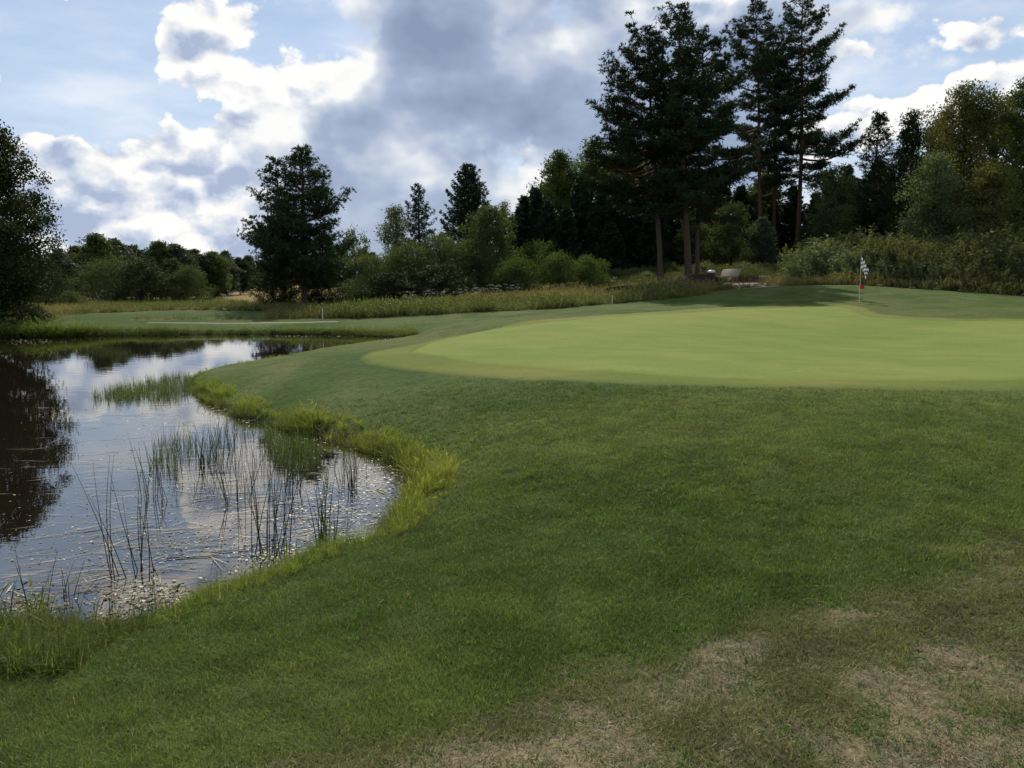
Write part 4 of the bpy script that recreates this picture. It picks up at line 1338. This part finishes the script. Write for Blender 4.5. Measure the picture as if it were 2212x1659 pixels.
for u0, u1, v0, v1, D0, D1, cnt in [(398, 520, 284, 296, 50, 58, 80), (520, 640, 286, 296, 52, 58, 14), (222, 240, 300, 304, 58, 62, 14)]:
    for i in range(cnt):
        D = rs.uniform(D0, D1); x = at(rs.uniform(u0, u1), 290, D)[0]
        pts.append((x, D))
pts = np.array(pts)
pts = pts[poly_sd(pts[:, 0], pts[:, 1], MOWN) > 1.5]
n_ = len(pts)
scatter('umbel_flowers', np.stack([pts[:, 0], pts[:, 1], height(pts[:, 0], pts[:, 1])], 1), eul(n_), np.repeat(rs.uniform(.75, 1.1, n_)[:, None], 3, 1), np.ones((n_, 3)), rs.integers(0, 3, n_), [umbel_meshes(360 + i) for i in range(3)])

# ---- tall leafy herbs and brambles on the bank behind the flag
def herb(seed, h, mat):
    r = np.random.default_rng(seed)
    mb = MB()
    for s in range(11):
        p = r.normal(size=2) * .28; hh = h * r.uniform(.55, 1.08)
        e = np.array([p[0] + r.normal() * .25, p[1] + r.normal() * .25, hh])
        b0 = np.array([p[0], p[1], 0])
        mb.tube(np.array([b0, (b0 + e) / 2 + r.normal(size=3) * .04, e]), [.008, .006, .003], 3)
        k = 62
        t = r.uniform(.12, 1.0, k)[:, None]
        c = b0 + (e - b0) * t
        dd = unit(rand_dirs(r, k) * [1, 1, .5] + [0, 0, .25])
        mb.blades(c, dd, side_of(dd, r), r.uniform(.07, .16, k), r.uniform(.028, .055, k))
    return mb.mesh('herb', mat)
herb_src = [herb(370, 1.3, M['herb']), herb(371, 1.1, M['herb_dark']), herb(372, 1.5, M['herb']), herb(373, 1.2, M['willow_pale']), herb(374, 1.2, M['herb_dark'])]
a = rs.uniform(16, 48, 9000); b = rs.uniform(42, 60, 9000)
sm = poly_sd(a, b, MOWN)
k = (sm > .35) & (rs.random(9000) < .62) & ((a > 20.0) | (b > 52)) & (a > .33 * b + 1.0)
a, b, sm = a[k], b[k], sm[k]; n_ = len(a)
hh = (.42 + .95 * sstep(sm, .2, 4.5)) * (.35 + 1.45 * fbm(a, b, .55, 3, 91)) * rs.uniform(.7, 1.25, n_)
fz = fbm(a, b, .25, 3, 93)
pick = np.where(sm < 1.6, np.where(rs.random(n_) < .8, 1, 4), np.where(fz > .55, 3, np.where(rs.random(n_) < .5, 0, 2)))
scatter('tall_herbs', np.stack([a, b, height(a, b) - .03], 1), eul(n_, .08), np.stack([hh, hh, hh], 1), np.ones((n_, 3)), pick, herb_src)
# low scrub strip at the foot of the wood behind the bench
a = rs.uniform(2, 27, 3000); b = rs.uniform(58.5, 67, 3000)
k = (rs.random(3000) < .45) & ~((a > 12.5) & (a < 18.5) & (b < 62.5))
a, b = a[k], b[k]; n_ = len(a)
hh = .40 + .45 * sstep(b, 60, 66) + rs.random(n_) * .2
scatter('scrub_herbs', np.stack([a, b, height(a, b) - .03], 1), eul(n_, .08), np.stack([hh, hh, hh], 1), np.ones((n_, 3)), rs.choice([0, 2, 3], n_), herb_src)

# ---- reeds standing in the water
def px_region(pts):
    return np.array([on_z(x * VS, y * VS)[:2] for x, y in pts])
def in_poly(poly, n):
    lo, hi = poly.min(0), poly.max(0)
    P = rs.uniform(lo, hi, (n * 6, 2))
    P = P[poly_sd(P[:, 0], P[:, 1], poly) < 0]
    return P[:n]
reed_src = [tuft(380 + i, 9, .05, .40, .007, .10, .10, M['reed'], 3) for i in range(3)] + [tuft(385 + i, 4, .06, .5, .006, .12, .15, M['reed'], 3) for i in range(2)]
RP, RS, RT, RI = [], [], [], []
for poly, n, h, col, pk in [
    (px_region([(186, 864), (250, 842), (330, 825), (400, 812), (425, 822), (415, 850), (380, 866), (300, 862), (240, 870)]), 420, .66, (.10, .135, .035), 0),
    (px_region([(330, 1010), (345, 960), (400, 945), (460, 975), (450, 1010), (390, 1030)]), 36, .85, (.085, .11, .035), 0),
    (px_region([(590, 1000), (560, 945), (640, 945), (700, 975), (690, 1015), (640, 1030)]), 110, .80, (.085, .12, .026), 0),
    (px_region([(300, 1090), (330, 1010), (480, 1000), (600, 1030), (620, 1120), (420, 1100)]), 34, .62, (.05, .065, .028), 3),
    (px_region([(430, 1010), (470, 905), (560, 925), (600, 1010), (520, 1060)]), 60, .8, (.06, .08, .028), 3),
    (px_region([(700, 1060), (690, 985), (760, 985), (790, 1030), (760, 1080)]), 24, .7, (.06, .08, .028), 3)]:
    P = in_poly(poly, n)
    RP.append(P); m_ = len(P)
    RS.append(h * rs.uniform(.6, 1.25, m_)); RT.append(np.array(col)[None] * rs.uniform(.7, 1.3, (m_, 1))); RI.append(pk + rs.integers(0, 3 if pk == 0 else 2, m_))
RP, RS, RT, RI = np.concatenate(RP), np.concatenate(RS), np.concatenate(RT), np.concatenate(RI)
n_ = len(RP)
scatter('reed_bed', np.concatenate([RP, np.full((n_, 1), -.02)], 1), eul(n_, .08), np.repeat(RS[:, None], 3, 1), RT, RI, reed_src)

# ---- tall rushes: every clump a plant, every stalk a part
def leaf_simple(name, col, trans=.2, rough=.45, spec=.4):
    m, nt = new_mat(name)
    geo = nt.n('ShaderNodeNewGeometry'); oi = nt.n('ShaderNodeObjectInfo')
    n = nt.noise(geo.outputs['Position'], 6.0, 3.0)
    k = nt.m('ADD', .55, nt.m('ADD', nt.m('MULTIPLY', oi.outputs['Random'], .5), nt.m('MULTIPLY', n, .5)))
    c = nt.v('SCALE', tuple(col), scale=k)
    p = principled(nt, c, rough, None, spec)
    t = nt.n('ShaderNodeBsdfTranslucent'); nt.put(t.inputs[0], c)
    mx = nt.n('ShaderNodeMixShader'); mx.inputs[0].default_value = trans
    nt.put(mx.inputs[1], p); nt.put(mx.inputs[2], t.outputs[0])
    finish(nt, mx.outputs[0])
    return m
M['rush'] = leaf_simple('rush_stalks', (.035, .048, .020))
M['rush_green'] = leaf_simple('green_rush_stalks', (.085, .125, .026), .35)
stalks = {}
def stalk_mesh(key, seed, curve, mat, w=.0050):
    r = np.random.default_rng(seed)
    mb = MB()
    t = np.linspace(0, 1, 6)
    az = r.random() * 6.28
    mb.tube(np.stack([np.cos(az) * curve * t ** 2, np.sin(az) * curve * t ** 2, t], 1), w * (1 - t * .8), 4)
    return mb.mesh('stalk', mat)
S_DARK = [stalk_mesh('d', 400 + i, .04 + .05 * i, M['rush']) for i in range(4)]
S_GREEN = [stalk_mesh('g', 410 + i, .04 + .06 * i, M['rush_green'], .0065) for i in range(3)]
RC = [
    ((290, 1245), 12, .20, 1.00, 'd', (-.10, .0), 'tall dark rush clump leaning over, beside the overgrown corner', .22),
    ((575, 1200), 17, .18, .98, 'd', (-.06, .0), 'thick tall rush clump beside the floating pale stem', .30),
    ((702, 1180), 15, .08, .72, 'g', (0, 0), 'upright green rush clump close to the mown bank', .16),
    ((757, 1052), 9, .08, .55, 'd', (0, 0), 'short rush clump in the corner of the bay', .12),
    ((440, 1002), 12, .07, .52, 'g', (0, 0), 'bright green rush tuft out in the middle of the bay', .10),
    ((500, 1085), 7, .14, .80, 'd', (-.05, 0), 'thin scattered rushes between the two tall clumps', .3),
    ((322, 1075), 8, .15, .70, 'd', (0, 0), 'few thin rushes behind the leaning clump', .25),
    ((150, 1292), 8, .10, .26, 'd', (.2, 0), 'short broken rushes bent over the water', 1.2),
    ((620, 1062), 10, .16, .75, 'd', (0, 0), 'rushes standing in front of the green reed bed', .2),
    ((480, 1000), 9, .18, .62, 'd', (0, 0), 'loose rushes beside the bright green tuft', .2),
    ((60, 1335), 7, .12, .50, 'd', (-.1, 0), 'old brown rushes at the edge of the overgrown corner', .5),
    ((690, 935), 6, .10, .55, 'd', (0, 0), 'wispy rushes rising from the bank grass', .15),
]
for (ux, vy), n, rad, h, kind_, lean, lab, splay in RC:
    c = on_z(ux * VS, vy * VS)
    o = empty('rush_clump', (c[0], c[1], 0))
    tag(o, lab, 'rush clump', 'rush clumps standing in the pond')
    for i in range(n):
        src = (S_DARK if kind_ == 'd' else S_GREEN)
        s = link('stalk', src[rs.integers(0, len(src))], o)
        a_ = rs.random() * 6.28; q = rad * rs.random() ** .6
        hh_ = h * rs.uniform(.5, 1.08)
        s.location = (math.cos(a_) * q, math.sin(a_) * q * .8, -.12)
        s.rotation_euler = (rs.normal() * .06 * (1 + splay), rs.normal() * .08 * (1 + splay) + lean[0] * rs.random() * 1.4 + math.cos(a_) * splay * .22, rs.random() * 6.28 * 0)
        s.scale = (1, 1, hh_ + .12)

# ---- floating weed and cut stems
def weed_material():
    m, nt = new_mat('floating_weed')
    geo = nt.n('ShaderNodeNewGeometry')
    c = nt.ramp(geo.outputs['Random Per Island'], [(0.0, (.06, .045, .025)), (.4, (.17, .13, .075)), (.8, (.40, .35, .24)), (1.0, (.14, .15, .06))])
    finish(nt, principled(nt, c, .5, None, .2))
    return m
M['weed'] = weed_material()
mb = MB()
zones = [((790, 1090), 130, 70, 520, 1), ((830, 1030), 60, 40, 260, 1), ((600, 1205), 70, 26, 420, 1), ((330, 1290), 110, 26, 420, 1), ((240, 1350), 60, 22, 330, 1), ((430, 1185), 110, 24, 130, .8), ((60, 1310), 70, 30, 300, 1), ((700, 1130), 110, 60, 420, 1), ((560, 900), 130, 24, 260, 1),
         ((480, 1010), 230, 100, 900, .75), ((300, 1190), 280, 100, 620, .75), ((560, 1120), 200, 70, 520, .8), ((350, 900), 200, 45, 420, .9), ((660, 960), 110, 30, 260, .8), ((60, 738), 70, 5, 300, 1.6), ((700, 726), 170, 2, 220, 1.4), ((850, 734), 25, 3, 120, 1.6), ((150, 1080), 160, 130, 160, .8), ((340, 1395), 40, 12, 60, 1)]
for (ux, vy), rx, ry, n, s in zones:
    q = np.array([on_z((ux + rs.normal() * rx * .6) * VS, max(722.0, vy + rs.normal() * ry * .6) * VS)[:2] for _ in range(int(n * 1.15))])
    q = q[poly_sd(q[:, 0], q[:, 1], POND) < -.01]
    m_ = len(q)
    c = np.concatenate([q, rs.uniform(.003, .009, (m_, 1))], 1)
    a_ = rs.random(m_) * 6.283
    tilt = rs.normal(size=(m_, 2)) * .13
    d1 = unit(np.stack([np.cos(a_), np.sin(a_), tilt[:, 0]], 1)); d2 = unit(np.stack([-np.sin(a_), np.cos(a_), tilt[:, 1]], 1))
    sz = s * rs.uniform(.010, .034, m_) * rs.uniform(.5, 1.1, m_)
    mb.blades(c, d1, d2, sz * 1.5, sz, .5)
# long stems, combed by the wind
for (ux, vy), rx, ry, n, ang, L0 in [((430, 1060), 260, 90, 260, .32, .34), ((300, 1000), 230, 70, 150, .30, .36), ((250, 1180), 240, 60, 170, .36, .34), ((150, 1270), 170, 40, 130, .3, .3), ((430, 1290), 90, 25, 70, -.3, .30), ((650, 1120), 120, 60, 160, .2, .25), ((300, 890), 200, 30, 110, .2, .5)]:
    q = np.array([on_z((ux + rs.normal() * rx * .6) * VS, (vy + rs.normal() * ry * .6) * VS)[:2] for _ in range(n)])
    q = q[poly_sd(q[:, 0], q[:, 1], POND) < -.05]
    m_ = len(q)
    c = np.concatenate([q, rs.uniform(.003, .010, (m_, 1))], 1)
    a_ = ang + rs.normal(size=m_) * .28 + (rs.random(m_) < .12) * rs.normal(size=m_)
    d1 = unit(np.stack([np.cos(a_), np.sin(a_), rs.normal(size=m_) * .004], 1)); d2 = unit(np.stack([-np.sin(a_), np.cos(a_), rs.normal(size=m_) * .12], 1))
    mb.blades(c, d1, d2, L0 * rs.uniform(.4, 1.5, m_), rs.uniform(.005, .011, m_), .5)
tag(link('floating_weed', mb.mesh('floating_weed', M['weed'])), kind='stuff')
M['pale_stem'] = leaf_simple('pale_reed_stem', (.34, .31, .22), .1)
# two fallen reed stems lying across the water
for (p0, p1, lab) in [((455, 1196), (632, 1178), 'pale straight reed stem lying flat beside the thick rush clump'), ((360, 1208), (470, 1202), 'dark broken reed stem lying flat between the tall clumps')]:
    A = on_z(p0[0] * VS, p0[1] * VS); B = on_z(p1[0] * VS, p1[1] * VS)
    mb = MB(); t = np.linspace(0, 1, 5)[:, None]
    mb.tube((A + (B - A) * t - A) + np.stack([0 * t[:, 0], 0 * t[:, 0], .008 + 0 * t[:, 0]], 1), np.full(5, .005) * (1 - t[:, 0] * .5), 5)
    sm_ = 'pale_stem' if 'pale' in lab else 'rush'
    tag(link('fallen_stem', mb.mesh('fallen_stem', M[sm_]), None, tuple(A)), lab, 'reed stem')
# ------------------------------------------------------------------ paths and the sandy place by the bench
def strip_mesh(name, pts, width, mat, lift=.02):
    c = catmull(np.array(pts), False, 12)
    t = unit(np.gradient(c, axis=0)); nn = np.stack([-t[:, 1], t[:, 0]], 1)
    wv = width * (.85 + .3 * fbm(c[:, 0], c[:, 1], .6, 3, 501))
    cols_ = []
    for q in np.linspace(-.5, .5, 5):
        p = c + nn * (wv * q)[:, None]
        cols_.append(np.concatenate([p, (height(p[:, 0], p[:, 1]) + lift * (1 if abs(q) < .45 else .1))[:, None]], 1))
    V = np.stack(cols_, 1); n = len(c)
    i = np.arange(n * 5).reshape(n, 5)
    F_ = np.stack([i[:-1, :-1], i[1:, :-1], i[1:, 1:], i[:-1, 1:]], -1).reshape(-1, 4)
    return mesh_from(name, V.reshape(-1, 3), F_, mat, True)
def simple(name, c1, c2, scale=6.0, rough=.85, spec=.2, bumpd=.01, aniso=(1, 1, 1)):
    m, nt = new_mat(name)
    o = nt.v('MULTIPLY', nt.n('ShaderNodeTexCoord').outputs['Object'], aniso)
    n = nt.noise(o, scale, 6.0, .65)
    n2 = nt.noise(o, scale * 6, 3.0, .6)
    f = nt.m('ADD', nt.m('MULTIPLY', n, .8), nt.m('MULTIPLY', n2, .35), clamp=True)
    finish(nt, principled(nt, nt.ramp(f, [(.3, c1), (.8, c2)]), rough, bump(nt, f, .6, bumpd), spec))
    return m
M['gravel'] = simple('gravel', (.11, .10, .06), (.20, .185, .125), 3.0)
M['sand'] = simple('sand', (.24, .18, .13), (.42, .34, .26), 1.2)
M['wood'] = simple('weathered_wood', (.20, .17, .14), (.40, .35, .30), 8.0, .8, .2, .004, (1, 9, 9))
M['wood_brown'] = simple('brown_timber', (.055, .026, .014), (.13, .066, .036), 5.0, .85, .2, .006, (1, 6, 6))
M['rock'] = simple('rock', (.014, .012, .009), (.042, .035, .026), 2.4, .95, .02, .05)
M['stone'] = simple('field_stone', (.050, .040, .028), (.15, .12, .085), 6.0, .9, .15, .02)
M['concrete'] = simple('concrete', (.28, .26, .24), (.46, .44, .41), 5.0, .85, .2, .005)
M['dark_metal'] = simple('dark_metal', (.012, .013, .013), (.030, .030, .030), 9.0, .5, .4, .001)
M['light_plastic'] = simple('light_plastic', (.50, .52, .52), (.62, .63, .62), 4.0, .45, .4, .001)
M['white_paint'] = simple('white_paint', (.42, .41, .36), (.58, .57, .52), 9.0, .5, .4, .001)
M['pole'] = simple('pole_paint', (.50, .50, .38), (.66, .66, .54), 9.0, .45, .4, .001)
M['red_cloth'] = simple('red_cloth', (.42, .012, .010), (.60, .025, .018), 9.0, .7, .2, .002)
M['iron'] = simple('grey_iron', (.08, .08, .08), (.16, .16, .155), 9.0, .5, .4, .001)
M['cup'] = simple('cup', (.5, .5, .48), (.65, .65, .62), 5.0, .6, .3, .001)

p1 = [at(u, v, D)[:2] for u, v, D in [(60, 312, 43.5), (100, 310.5, 44.4), (140, 309.5, 44.6), (200, 309.5, 44.6), (262, 309.5, 44.8), (330, 305, 51), (400, 300, 55), (450, 296, 57)]]
tag(link('gravel_path', strip_mesh('gravel_path', p1, 1.5, M['gravel'], .05)), kind='structure')
p2 = [at(u, v, D)[:2] for u, v, D in [(148, 324, 35.6), (200, 323.6, 35.8), (260, 323.2, 36), (338, 322.3, 36.6)]]
tag(link('gravel_track', strip_mesh('gravel_track', p2, .28, M['gravel'], .012)), kind='structure')
SANDP = catmull(np.array([(12.6, 51.8), (14.0, 50.2), (16.0, 50.3), (17.4, 52.4), (17.8, 56.5), (17.2, 60), (15, 61.5), (13, 61), (12.2, 57.5)]), True, 5)
def sandy(x, y):
    n = fbm(x, y, .6, 4, 511)[:, None]
    return np.array([.40, .31, .23]) * (.75 + .5 * n)
patch('sandy_ground', SANDP, .03, .4, M['turf'], sandy)

# ------------------------------------------------------------------ rocks
def rock_mesh(name, seed, sx, sy, sz, mat, sub=3, amp=.28):
    import bmesh
    bm = bmesh.new()
    bmesh.ops.create_icosphere(bm, subdivisions=sub, radius=1)
    r = np.random.default_rng(seed)
    v = np.array([q.co[:] for q in bm.verts])
    f = np.array([[q.index for q in fc.verts] for fc in bm.faces])
    bm.free()
    k = np.ones(len(v))
    for _ in range(9):           # flat facets: cut the ball with random planes
        d = unit(r.normal(size=3)); h = r.uniform(.55, .9)
        s = v @ d
        v = v - np.maximum(s - h, 0)[:, None] * d * .9
    v = v * (1 + amp * .5 * (fbm(v[:, 0] * 1.5 + seed, v[:, 1] * 1.5 + v[:, 2], 1.3, 4, seed)[:, None] - .5))
    v = v * [sx, sy, sz]
    v[:, 2] += sz * .45
    return mesh_from(name, v, f, mat, False)
def ground_px(u, D):
    x = at(u, 285, D)[0]
    return x, D
x, y = ground_px(699, 55.5)
tag(link('boulder', rock_mesh('boulder', 601, 1.9, 1.2, .70, M['rock'], 4), None, (x, y, zat(x, y) - .15), .2), 'big dark flat-topped boulder at the foot of the tall pines', 'boulder')
x, y = ground_px(622, 52)
tag(link('low_rock', rock_mesh('low_rock', 602, 1.2, .7, .42, M['rock'], 3), None, (x, y, zat(x, y) + .10), .1), 'low brown rock half buried in the tall meadow grass', 'rock')
edge_ = [(20.8, 46.7), (22.3, 45.9), (23.4, 45.4), (24.5, 45.0), (25.2, 44.75), (26.3, 44.35), (27.3, 44.0), (28.2, 43.75), (28.7, 43.6), (18.9, 48.4)]
for i, (x, y) in enumerate(edge_):
    s = rs.uniform(.08, .17)
    tag(link('field_stone', rock_mesh('field_stone', 620 + i, s * 1.4, s, s * .7, M['stone'], 2), None, (x, y, zat(x, y)), rs.random() * 3), 'small brown field stone lying along the edge of the herb bank', 'stone', 'stones along the foot of the herb bank')

# ------------------------------------------------------------------ flagstick with checkered flag and red pennant
fx, fy = at(859, 303.5, 38.0)[:2]
fz = zat(fx, fy)
fl = empty('flagstick', (fx, fy, fz), 0)
tag(fl, 'thin golf flagstick with black and white checkered flag and small red pennant', 'golf flag')
mb = MB(); mb.tube(np.array([[0, 0, -.1], [0, 0, 1.0], [-.008, 0, 2.12]]), [.013, .012, .010], 10); link('pole', mb.mesh('pole', M['pole'], True), fl)
mb = MB(); mb.tube(np.array([[0, 0, .030], [0, 0, .045]]), [.055, .055], 18); link('cup', mb.mesh('cup', M['cup']), fl)
mck, nt = new_mat('checkered_cloth')
uv = nt.n('ShaderNodeUVMap')
chk = nt.n('ShaderNodeTexChecker'); nt.put(chk.inputs[0], uv.outputs[0]); chk.inputs['Scale'].default_value = 1.0
chk.inputs['Color1'].default_value = (.03, .03, .03, 1); chk.inputs['Color2'].default_value = (.62, .63, .62, 1)
tr = nt.n('ShaderNodeBsdfTranslucent'); nt.put(tr.inputs[0], chk.outputs[0])
mx = nt.n('ShaderNodeMixShader'); mx.inputs[0].default_value = .35
nt.put(mx.inputs[1], principled(nt, chk.outputs[0], .8, None, .15)); nt.put(mx.inputs[2], tr.outputs[0])
finish(nt, mx.outputs[0])
nu, nv = 26, 18
W_, H_ = .72, .50
V, UV = [], []
for i in range(nu + 1):
    for j in range(nv + 1):
        s, t = i / nu, j / nv
        # hangs from the pole in loose folds: the fly edge sags down
        drop = .78 * s ** 1.15 * W_
        out_ = (.46 * s - .06 * s * s) * W_
        fold = .055 * math.sin(s * 9.0 + t * 2.2) * s ** .6
        V.append((.012 + out_ * (1 - .30 * (1 - t)) - .10 * (1 - t) * s * 0, fold - .10 * s, 2.10 - H_ * (1 - t) * (1 - .12 * s) - drop + .02 * math.sin(t * 5) * s))
        UV.append((s * 7 + .01, t * 5 + .01))
ix = np.arange((nu + 1) * (nv + 1)).reshape(nu + 1, nv + 1)
Fq = np.stack([ix[:-1, :-1], ix[1:, :-1], ix[1:, 1:], ix[:-1, 1:]], -1).reshape(-1, 4)
me = mesh_from('flag', np.array(V), Fq, mck, True)
ul = me.uv_layers.new(name='UVMap')
li = np.empty(len(me.loops), np.int32); me.loops.foreach_get('vertex_index', li)
ul.data.foreach_set('uv', np.array(UV, np.float32)[li].ravel())
tag(link('flag', me, fl), 'black and white checkered flag hanging in folds')
V = []
for i in range(9):
    for j in range(7):
        s, t = i / 8, j / 6
        V.append((.012 + .20 * s, .02 * math.sin(s * 6 + t), 0.78 + (t - .5) * .25 * (1 - .45 * s) - .07 * s))
ix = np.arange(63).reshape(9, 7)
Fq = np.stack([ix[:-1, :-1], ix[1:, :-1], ix[1:, 1:], ix[:-1, 1:]], -1).reshape(-1, 4)
tag(link('pennant', mesh_from('pennant', np.array(V), Fq, M['red_cloth'], True), fl), 'small red marker pennant')

# ------------------------------------------------------------------ marker stakes
for u, D, hh, lab in [(322, 37.6, .46, 'short white marker stake on the mown turf in front of the broad pine'), (612, 42.8, .44, 'short white marker stake at the meadow edge below the tall pines')]:
    x = at(u, 300, D)[0]
    o = empty('marker_stake', (x, D, zat(x, D)))
    tag(o, lab, 'stake', 'white marker stakes')
    mb = MB(); mb.tube(np.array([[0, 0, -.1], [.005, 0, hh]]), [.024, .024], 8); link('post', mb.mesh('post', M['white_paint']), o)
    mb = MB(); mb.tube(np.array([[.005, 0, hh], [.005, 0, hh + .025], [.005, 0, hh + .04]]), [.025, .020, .003], 8); link('cap', mb.mesh('cap', M['white_paint']), o)

# ------------------------------------------------------------------ slatted bench
bxp, byp = ground_px(727, 58.5)
bn = empty('park_bench', (bxp, byp, zat(bxp, byp) + .03), R(-52))
tag(bn, 'pale slatted park bench with curved reclining back on the sandy place', 'bench')
Lb = 1.55
def slat(name, cx, cz, ang, w_=.085, th=.022):
    mb = MB(); mb.box((-Lb / 2, -w_ / 2, -th / 2), (Lb / 2, w_ / 2, th / 2))
    o = link(name, mb.mesh(name, M['wood']), bn)
    o.location = (0, cx, cz); o.rotation_euler = (ang, 0, 0)
for i in range(5):
    slat('seat_slat', -.22 + i * .10, .44 - .012 * i + .006 * (i - 2) ** 2 * .3, -.06)
for i in range(6):
    t = i / 5
    slat('back_slat', .27 + .10 * t + .14 * t * t, .52 + .085 * i, R(78 - 20 * t))
for s in (-1, 1):
    mb = MB(); X0 = s * (Lb / 2 - .14)
    mb.tube(np.array([[X0, -.26, .41], [X0, .05, .40], [X0, .22, .40], [X0, .30, .52], [X0, .38, .75], [X0, .50, 1.0]]), [.022] * 6, 6)
    fr_o = link('side_frame', mb.mesh('side_frame', M['iron']), bn)
    for yy, zz in ((-.22, .41), (.24, .42)):
        mb = MB(); mb.tube(np.array([[X0, yy, zz], [X0, yy * 1.15, -.03]]), [.024, .026], 6)
        link('leg', mb.mesh('leg', M['iron']), bn)

# low seat
x, y = ground_px(765, 59.5)
sn = empty('stone_seat', (x, y, zat(x, y)), R(-14))
tag(sn, 'low backless grey stone seat beside the bare red pine trunk', 'seat')
mb = MB(); mb.box((-.42, -.24, .40), (.42, .24, .52)); link('seat_slab', mb.mesh('seat_slab', M['concrete']), sn)
for s in (-1, 1):
    mb = MB(); mb.box((s * .27 - .08, -.18, -.1), (s * .27 + .08, .18, .398)); link('leg', mb.mesh('leg', M['concrete']), sn)

# timber edging: two courses of sleepers round a low platform
x, y = ground_px(747, 59.0)
te = empty('timber_edging', (x, y, zat(x, y)), R(3))
tag(te, 'low brown timber edging between the bench and the stone seat', 'edging')
for k in range(3):
    for j in range(2):
        mb = MB(); mb.box((-1.0 + j * 1.01, -.09 + .01 * k, k * .142 - .02), (-1.0 + j * 1.01 + .99, .09 + .01 * k, k * .142 + .118)); link('sleeper', mb.mesh('sleeper', M['wood_brown']), te)
for s in (-1, 1):
    mb = MB(); mb.box((s * .91 - .08, .125, -.02), (s * .91 + .08, 1.4, .38)); link('side_sleeper', mb.mesh('side_sleeper', M['wood_brown']), te)
mb = MB(); mb.box((-.82, .13, -.1), (.82, 1.38, .33)); link('infill', mb.mesh('infill', M['sand']), te)

# litter bin and ball washer by the bench
x, y = ground_px(711, 59.8)
lb = empty('litter_bin', (x, y, zat(x, y)))
tag(lb, 'dark litter bin with pale lid behind the boulder', 'bin')
mb = MB(); mb.tube(np.array([[0, 0, .12], [0, 0, .16], [0, 0, .78]]), [.20, .24, .27], 16); link('bin_body', mb.mesh('bin_body', M['dark_metal'], True), lb)
mb = MB(); mb.tube(np.array([[0, 0, .785], [0, 0, .86], [0, 0, .94], [0, 0, .97]]), [.29, .29, .20, .01], 16); link('lid', mb.mesh('lid', M['light_plastic'], True), lb)
mb = MB(); mb.tube(np.array([[0, 0, -.1], [0, 0, .12]]), [.05, .05], 8); link('foot', mb.mesh('foot', M['dark_metal']), lb)
x, y = ground_px(704, 60.3)
bw = empty('ball_washer', (x, y, zat(x, y)))
tag(bw, 'dark ball washer on a post next to the litter bin', 'ball washer')
mb = MB(); mb.tube(np.array([[0, 0, -.1], [0, 0, .95]]), [.035, .03], 8); link('post', mb.mesh('post', M['dark_metal']), bw)
mb = MB(); mb.tube(np.array([[0, 0, .95], [0, 0, .98], [0, 0, 1.22], [0, 0, 1.26]]), [.05, .11, .11, .04], 12); link('washer_body', mb.mesh('washer_body', M['dark_metal'], True), bw)
mb = MB(); mb.tube(np.array([[0, 0, 1.26], [0, 0, 1.48]]), [.012, .012], 6); mb.tube(np.array([[-.05, 0, 1.48], [.05, 0, 1.48]]), [.018, .018], 6); link('handle', mb.mesh('handle', M['dark_metal']), bw)
